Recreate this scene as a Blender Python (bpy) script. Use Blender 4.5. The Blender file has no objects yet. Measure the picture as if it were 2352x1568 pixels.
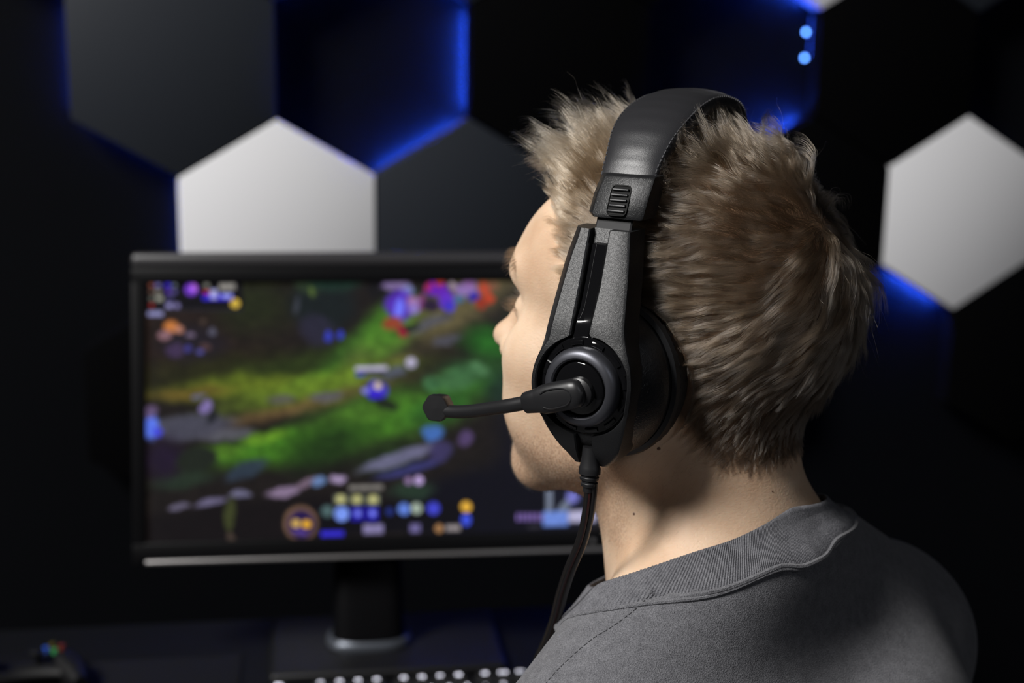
import bpy, math, random
import numpy as np
from mathutils import Vector, Matrix

random.seed(7)
rng = np.random.default_rng(11)
SC = bpy.context.scene
COL = SC.collection

# ------------------------------------------------------------------ camera
FPX = 3267.0
PITCH, ROLL = math.radians(12.84), math.radians(0.88)
CAM_H = 1.493
c_, s_ = math.cos(PITCH), math.sin(PITCH)
cr_, sr_ = math.cos(ROLL), math.sin(ROLL)
fwd = np.array([0, c_, -s_]); up0 = np.array([0, s_, c_]); rt0 = np.array([1.0, 0, 0])
RT = cr_ * rt0 + sr_ * up0
UP = -sr_ * rt0 + cr_ * up0
CAM = np.array([0, 0, CAM_H])
cam_d = bpy.data.cameras.new('camera')
cam = bpy.data.objects.new('camera', cam_d)
COL.objects.link(cam)
cam_d.sensor_width = 36.0
cam_d.lens = 36.0 * FPX / 2352.0
m = Matrix(((RT[0], UP[0], -fwd[0], CAM[0]), (RT[1], UP[1], -fwd[1], CAM[1]), (RT[2], UP[2], -fwd[2], CAM[2]), (0, 0, 0, 1)))
cam.matrix_world = m
cam_d.dof.use_dof = True
cam_d.dof.focus_distance = 0.835
cam_d.dof.aperture_fstop = 4.6
cam_d.clip_start = 0.02
SC.camera = cam

# ------------------------------------------------------------------ world, lights, exposure
SC.view_settings.view_transform = 'Standard'
SC.view_settings.look = 'None'
SC.view_settings.gamma = 1.0
SC.view_settings.use_curve_mapping = False
SC.view_settings.exposure = 0.0
w = bpy.data.worlds.new('world'); SC.world = w; w.use_nodes = True
w.node_tree.nodes['Background'].inputs[0].default_value = (0.02, 0.025, 0.04, 1)
w.node_tree.nodes['Background'].inputs[1].default_value = 0.10

def area(name, loc, target, size, sizey, power, col=(1, 1, 1)):
    d = bpy.data.lights.new(name, 'AREA'); d.shape = 'RECTANGLE'; d.size = size; d.size_y = sizey
    d.energy = power; d.color = col
    o = bpy.data.objects.new(name, d); COL.objects.link(o)
    o.location = loc
    o.rotation_euler = (Vector(target) - Vector(loc)).to_track_quat('-Z', 'Y').to_euler()
    return o

area('window_light', (-3.25, -1.25, 4.80), (0.1, 1.0, 1.28), 1.4, 1.8, 500, (1.0, 0.98, 0.955))
area('fill_light', (1.6, -1.6, 3.0), (0.2, 1.0, 1.2), 0.8, 0.8, 9, (0.9, 0.93, 1.0))  # weak fill added to lift the right shoulder and earcup side, not a room lamp

# ------------------------------------------------------------------ helpers
def ray(px, py): return fwd + RT * (px - 1176) / FPX - UP * (py - 784) / FPX
def at(px, py, Y):
    d = ray(px, py); return CAM + d * (Y / d[1])
def project(P):
    P = np.asarray(P, float) - CAM; z = P @ fwd
    return np.stack([1176 + FPX * (P @ RT) / z, 784 - FPX * (P @ UP) / z], -1)

def link(o, parent=None):
    COL.objects.link(o)
    if parent is not None: o.parent = parent
    return o
def tag(o, label=None, cat=None, group=None, kind=None):
    if label: o['label'] = label
    if cat: o['category'] = cat
    if group: o['group'] = group
    if kind: o['kind'] = kind
    return o
def empty(name, loc=(0, 0, 0), rz=0.0, parent=None):
    o = bpy.data.objects.new(name, None); o.location = loc; o.rotation_euler = (0, 0, rz)
    o.empty_display_size = 0.02
    return link(o, parent)
def mesh_obj(name, verts, faces, mat=None, parent=None, smooth=True, auto=None):
    me = bpy.data.meshes.new(name)
    me.from_pydata([tuple(map(float, v)) for v in verts], [], faces)
    me.update()
    if smooth: me.shade_smooth()
    if auto is not None: me.set_sharp_from_angle(angle=math.radians(auto))
    if mat: me.materials.append(mat)
    o = bpy.data.objects.new(name, me)
    return link(o, parent)

class MB:
    """collects simple shapes for ONE mesh"""
    def __init__(self): self.v = []; self.f = []
    def add(self, v, f):
        n = len(self.v); self.v += [tuple(map(float, p)) for p in v]; self.f += [tuple(i + n for i in q) for q in f]
        return self
    def box(self, c, s, M=None, bevel=0.0):
        x, y, z = [k / 2 for k in s]
        if bevel <= 0:
            v = [(i * x, j * y, k * z) for i in (-1, 1) for j in (-1, 1) for k in (-1, 1)]
            f = [(0, 1, 3, 2), (4, 6, 7, 5), (0, 4, 5, 1), (2, 3, 7, 6), (0, 2, 6, 4), (1, 5, 7, 3)]
            v = np.array(v)
        else:
            import bmesh
            bm = bmesh.new(); bmesh.ops.create_cube(bm, size=1)
            for q in bm.verts: q.co = Vector((q.co.x * 2 * x, q.co.y * 2 * y, q.co.z * 2 * z))
            bmesh.ops.bevel(bm, geom=bm.edges[:], offset=bevel, segments=3, profile=0.5, affect='EDGES')
            v = np.array([q.co[:] for q in bm.verts]); bm.verts.index_update()
            f = [tuple(q.index for q in fc.verts) for fc in bm.faces]; bm.free()
        if M is not None: v = v @ np.array(M).T
        return self.add(v + np.array(c), f)
    def lathe(self, prof, n=64, closed=False, axis='z', center=(0, 0, 0)):
        v = []; f = []
        k = len(prof)
        for i in range(n):
            a = 2 * math.pi * i / n
            for r, h in prof: v.append((r * math.cos(a), r * math.sin(a), h))
        for i in range(n):
            j = (i + 1) % n
            for q in range(k - 1 if not closed else k):
                q2 = (q + 1) % k
                f.append((i * k + q, j * k + q, j * k + q2, i * k + q2))
        if not closed:
            if prof[0][0] > 1e-6: f.append(tuple(i * k for i in range(n))[::-1])
            if prof[-1][0] > 1e-6: f.append(tuple(i * k + k - 1 for i in range(n)))
        return self.add(np.array(v) + np.array(center), f)
    def tube(self, pts, rad, n=12, cap=True, flat=1.0, ref=(0, 0, 1)):
        pts = np.asarray(pts, float); L = len(pts)
        rad = np.broadcast_to(np.asarray(rad, float), (L,))
        T = np.gradient(pts, axis=0); T /= np.linalg.norm(T, axis=1)[:, None] + 1e-12
        r = np.array(ref, float)
        if abs(T[0] @ r) > .95: r = np.array([1.0, 0, 0])
        v = []; f = []
        a = r - (r @ T[0]) * T[0]; a /= np.linalg.norm(a)
        for i in range(L):
            a = a - (a @ T[i]) * T[i]; a /= np.linalg.norm(a); b = np.cross(T[i], a)
            for k in range(n):
                t = 2 * math.pi * k / n
                v.append(pts[i] + rad[i] * (math.cos(t) * a * flat + math.sin(t) * b))
        for i in range(L - 1):
            for k in range(n):
                k2 = (k + 1) % n
                f.append((i * n + k, i * n + k2, (i + 1) * n + k2, (i + 1) * n + k))
        if cap: f.append(tuple(range(n))[::-1]); f.append(tuple(range((L - 1) * n, L * n)))
        return self.add(v, f)
    def loft(self, rows, closed=False, caps=False):
        R = len(rows); K = len(rows[0]); v = [p for r in rows for p in r]; f = []
        for i in range(R - 1):
            for k in range(K if closed else K - 1):
                k2 = (k + 1) % K
                f.append((i * K + k, i * K + k2, (i + 1) * K + k2, (i + 1) * K + k))
        if caps: f.append(tuple(range(K))[::-1]); f.append(tuple(range((R - 1) * K, R * K)))
        return self.add(v, f)
    def build(self, name, mat=None, parent=None, smooth=True, auto=35):
        return mesh_obj(name, self.v, self.f, mat, parent, smooth, auto if smooth else None)

def catmull(P, n=8):
    P = np.asarray(P, float); Q = np.vstack([2 * P[0] - P[1], P, 2 * P[-1] - P[-2]]); out = []
    for i in range(1, len(Q) - 2):
        for t in np.linspace(0, 1, n, endpoint=False):
            a, b, c, d = Q[i - 1], Q[i], Q[i + 1], Q[i + 2]
            out.append(.5 * ((2 * b) + (-a + c) * t + (2 * a - 5 * b + 4 * c - d) * t * t + (-a + 3 * b - 3 * c + d) * t ** 3))
    out.append(P[-1]); return np.array(out)

# ---- materials
def mat(name, col, rough=0.5, metal=0.0, spec=0.5, coat=0.0, coat_rough=0.1):
    mt = bpy.data.materials.new(name); mt.use_nodes = True
    b = mt.node_tree.nodes['Principled BSDF']
    b.inputs['Base Color'].default_value = (*col, 1)
    b.inputs['Roughness'].default_value = rough
    b.inputs['Metallic'].default_value = metal
    b.inputs['Specular IOR Level'].default_value = spec
    b.inputs['Coat Weight'].default_value = coat
    b.inputs['Coat Roughness'].default_value = coat_rough
    return mt
def nd(mt, t, **kw):
    n = mt.node_tree.nodes.new(t)
    for k, v in kw.items(): setattr(n, k, v)
    return n
def lk(mt, a, b): mt.node_tree.links.new(a, b)
def bsdf(mt): return mt.node_tree.nodes['Principled BSDF']
def emis(name, col, strength):
    mt = mat(name, (0.01, 0.01, 0.01), 0.5); b = bsdf(mt)
    b.inputs['Emission Color'].default_value = (*col, 1); b.inputs['Emission Strength'].default_value = strength
    return mt
def noise_bump(mt, scale, strength, dist=0.001, detail=4, kind='noise', coords='Object', prev=None, rough=0.5):
    tc = nd(mt, 'ShaderNodeTexCoord')
    if kind == 'noise':
        t = nd(mt, 'ShaderNodeTexNoise'); t.inputs['Detail'].default_value = detail; t.inputs['Roughness'].default_value = rough; out = t.outputs[0]
    else:
        t = nd(mt, 'ShaderNodeTexVoronoi'); t.feature = kind; out = t.outputs['Distance']
    t.inputs['Scale'].default_value = scale
    lk(mt, tc.outputs[coords], t.inputs['Vector'])
    bp = nd(mt, 'ShaderNodeBump'); bp.inputs['Strength'].default_value = strength; bp.inputs['Distance'].default_value = dist
    lk(mt, out, bp.inputs['Height'])
    if prev: lk(mt, prev.outputs[0], bp.inputs['Normal'])
    lk(mt, bp.outputs[0], bsdf(mt).inputs['Normal'])
    return bp
def col_noise(mt, c1, c2, scale, lo=.35, hi=.65, detail=4, coords='Object'):
    tc = nd(mt, 'ShaderNodeTexCoord'); t = nd(mt, 'ShaderNodeTexNoise'); t.inputs['Scale'].default_value = scale; t.inputs['Detail'].default_value = detail
    r = nd(mt, 'ShaderNodeValToRGB'); r.color_ramp.elements[0].position = lo; r.color_ramp.elements[1].position = hi
    r.color_ramp.elements[0].color = (*c1, 1); r.color_ramp.elements[1].color = (*c2, 1)
    lk(mt, tc.outputs[coords], t.inputs['Vector']); lk(mt, t.outputs[0], r.inputs[0]); lk(mt, r.outputs[0], bsdf(mt).inputs['Base Color'])
    return r

# ------------------------------------------------------------------ setting
floor_m = mat('floor_dark', (0.02, 0.02, 0.022), 0.6); col_noise(floor_m, (0.015, 0.015, 0.017), (0.03, 0.03, 0.034), 6)
o = MB().box((0.4, 1.0, -0.05), (6, 5.2, 0.1)).build('floor', floor_m, smooth=False); tag(o, kind='structure')

WY = math.radians(16.24); S = 0.17
WD = np.array([math.cos(WY), math.sin(WY), 0]); WN = np.array([math.sin(WY), -math.cos(WY), 0])   # along wall; out of wall
W0 = np.array([-0.3534, 2.1304, CAM_H - 0.322])          # lattice origin on the plane of the panel fronts
REC = 0.052                                              # recess of the wall behind the panel fronts
wallrot = Matrix(((WD[0], -WN[0], 0), (WD[1], -WN[1], 0), (0, 0, 1)))
wall_m = mat('wall_black_paint', (0.0020, 0.0023, 0.0032), 0.7, spec=0.06); noise_bump(wall_m, 220, 0.15, 0.0005)
# wall in its own frame: x along, y into the wall, z up
wo = MB().box((0.55, REC + 0.05, 0.0), (5.6, 0.1, 2.6 + 0.3)).build('wall_back', wall_m, smooth=False)
wo.matrix_world = Matrix.Translation(W0) @ wallrot.to_4x4(); tag(wo, kind='structure')
wo.location.z = W0[2]
def wall_local_parent(o): o.parent = wo
white_m = mat('panel_white', (0.73, 0.73, 0.75), 0.55, spec=0.3); noise_bump(white_m, 400, 0.06, 0.0003)
gray_m = mat('panel_slate', (0.0125, 0.0155, 0.0215), 0.6, spec=0.30); noise_bump(gray_m, 400, 0.1, 0.0003)
black_m = mat('panel_black', (0.0008, 0.0008, 0.0011), 0.8, spec=0.04)
def hexprism(r, y0, y1, bev=0.0022):
    import bmesh
    bm = bmesh.new(); lo = []; hi = []
    for i in range(6):
        a = math.pi / 6 + i * math.pi / 3
        hi.append(bm.verts.new((r * math.cos(a), y0, r * math.sin(a)))); lo.append(bm.verts.new((r * math.cos(a), y1, r * math.sin(a))))
    bm.faces.new(hi); bm.faces.new(lo[::-1])
    for i in range(6): bm.faces.new((hi[(i + 1) % 6], hi[i], lo[i], lo[(i + 1) % 6]))
    bmesh.ops.recalc_face_normals(bm, faces=bm.faces[:])
    bmesh.ops.bevel(bm, geom=[e for e in bm.edges if all(abs(v.co.y - y0) < 1e-6 for v in e.verts)], offset=bev, segments=2, profile=.5, affect='EDGES')
    me = bpy.data.meshes.new('hexagon_panel'); bm.to_mesh(me); bm.free(); me.shade_smooth(); me.set_sharp_from_angle(angle=math.radians(30)); return me
hx = {}
def panel(cx, cy, m, name, lab):
    if m.name not in hx:
        me = hexprism(S - 0.0016, 0.0, 0.034); me.materials.append(m); hx[m.name] = me
    o = bpy.data.objects.new('hexagon_panel', hx[m.name]); link(o, wo); o.location = (cx * S, 0, cy * S); o['label'] = lab
    return o
Q = 1.7320508
PN = {}
for key, cx, cy, m, lab in [
    ('A', 0, 0, white_m, 'white hexagon wall panel above the monitor'),
    ('B', 4 * Q, 0, white_m, 'white hexagon wall panel right of the head'),
    ('C', 3 * Q, 3, white_m, 'white hexagon wall panel cut by the top edge of the frame'),
    ('G1', -Q / 2, 1.5, gray_m, 'slate grey hexagon wall panel at upper left'),
    ('G2', Q, 0, gray_m, 'slate grey hexagon wall panel behind the forehead'),
    ('G3', 0, 3, gray_m, 'slate grey hexagon wall panel'), ('G4', Q, 3, gray_m, 'slate grey hexagon wall panel'),
    ('G5', 4 * Q, 3, gray_m, 'slate grey hexagon wall panel'),
    ('K1', 1.5 * Q, 1.5, black_m, 'black hexagon wall panel'), ('K2', 3.5 * Q, 1.5, black_m, 'black hexagon wall panel'),
    ('K3', 3 * Q, 0, black_m, 'black hexagon wall panel'), ('K4', 2 * Q, 0, black_m, 'black hexagon wall panel'),
    ('K5', 2 * Q, 3, black_m, 'black hexagon wall panel'), ('K6', 4.5 * Q, -1.5, black_m, 'black hexagon wall panel'),
    ('K7', 2.5 * Q, -1.5, black_m, 'black hexagon wall panel'), ('K8', 5 * Q, 0, black_m, 'black hexagon wall panel'),
    ('K9', -1 * Q, 3, black_m, 'black hexagon wall panel'), ('K10', -0.5 * Q, -1.5, black_m, 'black hexagon wall panel'),
    ('K11', 0.5 * Q, -1.5, black_m, 'black hexagon wall panel'), ('K12', 1.5 * Q, -1.5, black_m, 'black hexagon wall panel')]:
    PN[key] = panel(cx, cy, m, key, lab)
led = {}
def led_edge(key, k, strength, t0=0.04, t1=0.96, inset=0.011, y=0.0475, beads=0):
    """LED tape behind edge k of a panel: k counts the sides anticlockwise from the right-hand one"""
    a0 = math.radians(-30 + 60 * k); a1 = a0 + math.radians(60); r = S - inset
    p0 = np.array([r * math.cos(a0), y, r * math.sin(a0)]); p1 = np.array([r * math.cos(a1), y, r * math.sin(a1)])
    if strength not in led: led[strength] = emis('led_blue_%g' % strength, (0.02, 0.09, 1.0), strength)
    b = MB(); q0 = p0 + (p1 - p0) * t0; q1 = p0 + (p1 - p0) * t1
    n = max(2, int(np.linalg.norm(q1 - q0) / 0.0083))
    d = (q1 - q0) / np.linalg.norm(q1 - q0); nx = np.array([d[2], 0, -d[0]])
    R = np.stack([d, np.array([0, 1, 0]), nx], 1)
    for i in range(n): b.box(q0 + (q1 - q0) * (i + .5) / n, (0.0055, 0.003, 0.002), R)
    o = b.build('led_strip', led[strength], PN[key], smooth=False); return o
led_edge('G1', 3, 260); led_edge('G1', 4, 120); led_edge('A', 3, 110, 0.0, 0.9)
led_edge('K9', 5, 160); led_edge('G3', 5, 130); led_edge('G3', 4, 20)
led_edge('G4', 4, 200); led_edge('K1', 3, 1200, y=.044, inset=.010); led_edge('G2', 2, 1000, y=.044, inset=.010); led_edge('G1', 0, 22)
led_edge('C', 4, 800); led_edge('K2', 3, 6, 0.02, 0.45); led_edge('K3', 2, 1500, 0.03, 0.6, y=.042, inset=.009)
led_edge('B', 4, 1500, 0.3, 0.98, y=.044); led_edge('B', 1, 12); led_edge('G5', 5, 12)
# bare diodes showing on the side of the panel right of the third recess
bead_m = emis('led_bare_blue', (0.10, 0.30, 1.0), 14)
for vz in (-0.008, -0.050):
    b = MB(); b.box((-S * Q / 2 - 0.0015, 0.045, 0.058 + vz), (0.003, 0.006, 0.006), bevel=0.0007)
    b.build('led_diode', bead_m, PN['K2'])

# ------------------------------------------------------------------ desk
DY = math.radians(8.3); DZ = 0.74
DD = np.array([math.cos(DY), math.sin(DY), 0]); DN = np.array([-math.sin(DY), math.cos(DY), 0])   # along, away
dm = mat('desk_black', (0.0030, 0.0032, 0.0036), 0.55, spec=0.16); noise_bump(dm, 900, 0.15, 0.0002)
Rz = Matrix.Rotation(DY, 4, 'Z')
desk = empty('desk', (-0.422 + 0.25 * DD[0], 1.676 + 0.25 * DD[1], 0.0), DY)
MB().box((-0.10, -0.27, DZ - 0.015), (1.20, 0.54, 0.03), bevel=0.004).build('desktop', dm, desk)
for x in (-0.66, 0.46):
    for y in (-0.05, -0.48):
        MB().box((x, y, (DZ - 0.03) / 2), (0.05, 0.05, DZ - 0.03), bevel=0.003).build('leg', dm, desk)
tag(desk, 'black desk under the monitor and keyboard', 'desk')
mm = mat('mat_black', (0.0035, 0.0035, 0.004), 0.8, spec=0.2); noise_bump(mm, 1500, 0.3, 0.0003)
mo = MB().box((0, 0, 0.0015), (0.62, 0.30, 0.003), bevel=0.001).build('mouse_mat', mm)
mo.location = (-0.377 + 0.06 * DD[0] - 0.31 * DD[0] - DN[0] * 0.15, 1.571 + 0.06 * DD[1] - 0.31 * DD[1] - DN[1] * 0.15, DZ); mo.rotation_euler = (0, 0, DY)
tag(mo, 'thin black mat on the desk left of the monitor foot', 'desk mat')

# game controller at the left edge
gp = empty('game_controller', (-0.565, 1.50, DZ + 0.0035), math.radians(25))
gm = mat('controller_black', (0.003, 0.003, 0.0035), 0.5, spec=.25)
b = MB(); rows = []
for i in range(25):
    t = -1 + 2 * i / 24; x = t * 0.072
    prof = 0.030 + 0.012 * abs(t) ** 2; yc = -0.012 * abs(t) ** 1.5
    if abs(t) > .85: prof *= math.sqrt(max(0.02, 1 - ((abs(t) - .85) / .155) ** 2))
    h = 0.028 * math.sqrt(max(0.03, 1 - abs(t) ** 6)) * (0.85 + 0.15 * abs(t))
    rows.append([(x, yc + prof * math.cos(a) * 0.95, max(0, .014 + h * .5 * math.sin(a))) for a in np.linspace(0, 2 * math.pi, 20, endpoint=False)])
b.loft(rows, closed=True, caps=True)
b.build('shell', gm, gp, auto=None)
for s in (-1, 1):
    g = MB(); g.tube([(s * .055, -.01, .014), (s * .064, -.04, .013), (s * .066, -.062, .012)], [.018, .0155, .009], 14); g.build('grip', gm, gp)
    st = MB(); st.lathe([(.0, .041), (.006, .042), (.0085, .0405), (.008, .038), (.004, .037), (.004, .024)], 20, center=(s * .026, -.018, 0)); st.build('thumbstick', gm, gp)
for (dx, dy, c, n) in ((0, .009, (0.06, .05, .01), 'yellow'), (.009, 0, (.12, .02, .015), 'red'), (0, -.009, (.03, .22, .07), 'green'), (-.009, 0, (.03, .10, .5), 'blue')):
    bt = MB(); bt.lathe([(0.0, .0315), (.0032, .031), (.0036, .0295), (.0036, .024)], 16, center=(.047 + dx, .008 + dy, 0)); k = bt.build('button', mat('button_' + n, c, .3), gp); k['label'] = n + ' round button'
dp = MB(); dp.box((-.047, .008, .029), (.018, .006, .004), bevel=.001); dp.box((-.047, .008, .029), (.006, .018, .004), bevel=.001); dp.build('direction_pad', gm, gp)
tag(gp, 'black game controller lying on the mat at the left edge', 'game controller')

# ------------------------------------------------------------------ monitor
MYAW, MT = math.radians(7.04), math.radians(16.15)
Md = np.array([math.cos(MYAW), math.sin(MYAW), 0]); Mn = np.array([-math.sin(MYAW), math.cos(MYAW), 0])
Mu = np.array([0, 0, math.cos(MT)]) + Mn * math.sin(MT)
Mb = np.cross(Md, Mu)            # out of the screen, towards the viewer is -Mb
MW, MH = 0.531, 0.299
TL = np.array([-0.4268, 1.6229, CAM_H - 0.3075])
MC = TL + Md * MW / 2 - Mu * MH / 2
if Mb @ fwd < 0: Mb = -Mb
foot = at(848, 1475, 1.60); foot = CAM + ray(848, 1470) * ((DZ + .014 - CAM_H) / ray(848, 1470)[2])
monitor = empty('monitor', (foot[0], foot[1], DZ)); 
def mp(x, y, z): return MC + Md * x + Mu * z + Mb * y - np.array([foot[0], foot[1], DZ])   # local to monitor; y grows away from viewer
MR = np.stack([Md, Mb, Mu], 1)
plast = mat('monitor_plastic', (0.022, 0.021, 0.023), 0.38, spec=0.5); noise_bump(plast, 1200, 0.15, 0.0002)
gloss = mat('bezel_black', (0.0025, 0.0025, 0.003), 0.4, spec=0.12)
silver = mat('silver_trim', (0.30, 0.29, 0.29), 0.36, metal=0.85)
bl, br, bt, bb = 0.016, 0.016, 0.036, 0.026
def bar(b, x0, x1, z0, z1, y0, y1, bev=0.002):
    b.box(mp((x0 + x1) / 2, (y0 + y1) / 2, (z0 + z1) / 2), (x1 - x0, y1 - y0, z1 - z0), MR, bevel=bev)
X0, X1, Z0, Z1 = -MW / 2, MW / 2, -MH / 2, MH / 2
b = MB(); bar(b, X0 - bl, X1 + br, Z0 - bb, Z1 + bt, 0.006, 0.040, 0.008); b.build('housing', gloss, monitor)
b = MB(); bar(b, X0 - .09 + .2, X1 - .11, Z0 + .03, Z1 - .04, 0.036, 0.060, 0.012); b.build('rear_cover', plast, monitor)
b = MB()
bar(b, X0 - bl, X0, Z0 - bb, Z1 + bt - .017, -.002, .008); bar(b, X1, X1 + br, Z0 - bb, Z1 + bt - .017, -.002, .008)
bar(b, X0 - bl, X1 + br, Z1, Z1 + bt - .017, -.0021, .008); bar(b, X0 - bl, X1 + br, Z0 - bb + .006, Z0, -.0021, .008)
b.build('bezel', gloss, monitor)
b = MB(); bar(b, X0 - bl, X1 + br, Z1 + bt - .018, Z1 + bt, -.004, .03, .006); b.build('top_rim', plast, monitor)
b = MB(); bar(b, X0 - .001, X1 + .010, Z0 - bb + .0005, Z0 - bb + .006, -.0045, .006, .0022); b.build('trim_strip', silver, monitor)
b = MB(); b.lathe([(0, .0), (.0028, .0), (.0028, .002)], 16); v = np.array(b.v); b.v = [tuple(mp(X1 - .012 + p[0], -.005 + p[2], Z0 - bb + .0135 + p[1])) for p in v]
b.build('power_button', silver, monitor)
# stand
base_m = mat('stand_plastic', (0.006, 0.006, 0.007), 0.45, spec=0.3)
Rl = np.array(Matrix.Rotation(DY, 3, 'Z'))
b = MB(); b.box(Rl @ np.array([0.02, 0.0, 0.007]), (0.275, 0.165, 0.014), Rl, bevel=0.006); b.build('stand_base', base_m, monitor)
b = MB()
rows = []
for (h, kx, ky, oy) in ((.012, .044, .030, .0), (.05, .042, .026, .004), (.10, .041, .021, .014), (.165, .040, .018, .034), (.215, .038, .016, .052)):
    rows.append([tuple(Rl @ np.array([kx * np.sign(math.cos(a)) * abs(math.cos(a)) ** .5, oy + ky * np.sign(math.sin(a)) * abs(math.sin(a)) ** .6, h])) for a in np.linspace(0, 2 * math.pi, 32, endpoint=False)])
b.loft(rows, closed=True, caps=True); b.build('stand_column', gloss, monitor)
cc = mat('stand_collar_metal', (0.09, 0.10, 0.12), 0.42, metal=0.6)
b = MB(); ring = []
for a in np.linspace(0, 2 * math.pi, 48, endpoint=False): ring.append(Rl @ np.array([.0455 * np.sign(math.cos(a)) * abs(math.cos(a)) ** .7, .031 * np.sign(math.sin(a)) * abs(math.sin(a)) ** .8, 0]))
rows = [[tuple(p * k + np.array([0, 0, h])) for p in ring] for k, h in ((1.10, .0135), (1.13, .0165), (1.09, .0225), (1.0, .0255), (.95, .023))]
b.loft(rows, closed=True); b.build('stand_collar', cc, monitor)
b = MB(); b.box(mp(0, .062, -.085), (.08, .044, .07), MR, bevel=.006); b.build('stand_hinge', gloss, monitor)
tag(monitor, 'black widescreen monitor with silver lower trim showing a video game, on its stand', 'monitor')

# screen picture: a soft generic battlefield seen from above, painted as vertex colours on the flat screen
def s2l(c): c = np.asarray(c, float) / 255; return np.where(c <= .04045, c / 12.92, ((c + .055) / 1.055) ** 2.4)
GX, GY = 560, 316
u = np.linspace(0, 1, GX); v = np.linspace(0, 1, GY); UU, VV = np.meshgrid(u, v)        # v downwards
ch = np.array([[338., 648], [1360, 644], [335, 1252], [1378, 1216]])                    # chart of the picture
PX = (1 - UU) * (1 - VV) * ch[0, 0] + UU * (1 - VV) * ch[1, 0] + (1 - UU) * VV * ch[2, 0] + UU * VV * ch[3, 0]
PY = (1 - UU) * (1 - VV) * ch[0, 1] + UU * (1 - VV) * ch[1, 1] + (1 - UU) * VV * ch[2, 1] + UU * VV * ch[3, 1]
def vnoise(x, y, seed, n=4):
    r = np.random.default_rng(seed); out = 0; amp = 1; tot = 0
    for k in range(n):
        g = r.random((64, 64)); f = 2 ** k; xx = x * f; yy = y * f
        ix = np.floor(xx).astype(int); iy = np.floor(yy).astype(int); fx = xx - ix; fy = yy - iy
        fx = fx * fx * (3 - 2 * fx); fy = fy * fy * (3 - 2 * fy)
        G = lambda a, c: g[a % 64, c % 64]
        out = out + amp * ((G(ix, iy) * (1 - fx) + G(ix + 1, iy) * fx) * (1 - fy) + (G(ix, iy + 1) * (1 - fx) + G(ix + 1, iy + 1) * fx) * fy)
        tot += amp; amp *= .55
    return out / tot
NX = PX + 26 * (vnoise(PX / 60, PY / 60, 1) - .5); NY = PY + 26 * (vnoise(PX / 60, PY / 60, 2) - .5)
IMG = np.zeros((GY, GX, 3)) + np.array([26, 22, 20.])
def blob(x, y, rx, ry, ang, col, al=1.0, hard=2.0, warp=True):
    global IMG
    A_, B_ = (NX, NY) if warp else (PX, PY)
    t = math.radians(ang); dx = A_ - x; dy = B_ - y
    a = (dx * math.cos(t) + dy * math.sin(t)) / rx; b_ = (-dx * math.sin(t) + dy * math.cos(t)) / ry
    r = np.sqrt(a * a + b_ * b_); m_ = np.clip((1.25 - r) * hard, 0, 1); m_ = m_ * m_ * (3 - 2 * m_) * al
    IMG = IMG * (1 - m_[..., None]) + np.array(col, float) * m_[..., None]
def rect(x0, y0, x1, y1, col, al=1.0, sk=-0.03):
    global IMG
    yy = PY - sk * (PX - x0) if sk else PY
    m_ = np.clip((PX - x0) / 3 + .5, 0, 1) * np.clip((x1 - PX) / 3 + .5, 0, 1) * np.clip((yy - y0) / 3 + .5, 0, 1) * np.clip((y1 - yy) / 3 + .5, 0, 1) * al
    IMG = IMG * (1 - m_[..., None]) + np.array(col, float) * m_[..., None]
# ground
blob(430, 780, 260, 160, 0, (34, 24, 20), 1, .8); blob(580, 700, 110, 90, 0, (32, 38, 18), .9, .9)
blob(520, 860, 260, 60, -6, (38, 40, 16), .9, 1); blob(700, 840, 260, 50, -16, (38, 52, 18), .8, 1)
blob(560, 890, 240, 34, -5, (92, 108, 28), .9, 1); blob(840, 800, 220, 60, -38, (52, 92, 30), .95, 1)
blob(760, 870, 130, 34, -18, (72, 112, 30), .9, 1.2); blob(1050, 700, 190, 70, -35, (96, 88, 58), .95, 1)
blob(900, 760, 170, 40, -38, (84, 84, 44), .8, 1.2); blob(880, 750, 60, 100, 38, (70, 124, 34), .8, 1)
blob(1130, 790, 90, 46, 5, (34, 92, 28), .95, 1.3); blob(1080, 870, 130, 60, -10, (40, 84, 36), .95, 1)
blob(980, 740, 60, 14, -25, (78, 78, 92), .8, 1.5); blob(1020, 778, 34, 12, -15, (84, 84, 100), .8, 1.5)
blob(870, 850, 90, 22, -25, (96, 84, 56), .8, 1.2); blob(700, 930, 280, 24, -14, (104, 82, 50), .85, 1.0)
blob(430, 905, 110, 20, -3, (108, 84, 36), .7, 1.0)
blob(880, 960, 260, 76, -14, (62, 112, 30), .95, 1); blob(720, 890, 300, 34, -14, (96, 120, 34), .85, 1); blob(640, 1030, 240, 50, -10, (64, 118, 28), .95, 1)
blob(600, 1008, 60, 16, -6, (96, 140, 34), .8, 1.4); blob(500, 1040, 60, 20, 0, (72, 110, 30), .8, 1.4)
blob(820, 950, 90, 26, -15, (70, 110, 34), .7, 1.2); blob(1000, 940, 90, 40, -20, (34, 78, 30), .8, 1)
blob(740, 1030, 120, 60, -20, (24, 44, 16), .85, 1); blob(880, 1060, 90, 40, -15, (28, 50, 20), .7, 1)
blob(1040, 870, 60, 30, -20, (62, 104, 66), .8, 1.3); blob(980, 880, 22, 22, 0, (62, 110, 70), .8, 1.5); blob(1090, 850, 30, 14, 20, (80, 120, 84), .6, 1.5)
blob(1150, 900, 60, 60, 0, (24, 44, 36), .8, 1)
IMG *= (.72 + .56 * vnoise(PX / 22, PY / 14, 9))[..., None]
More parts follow.
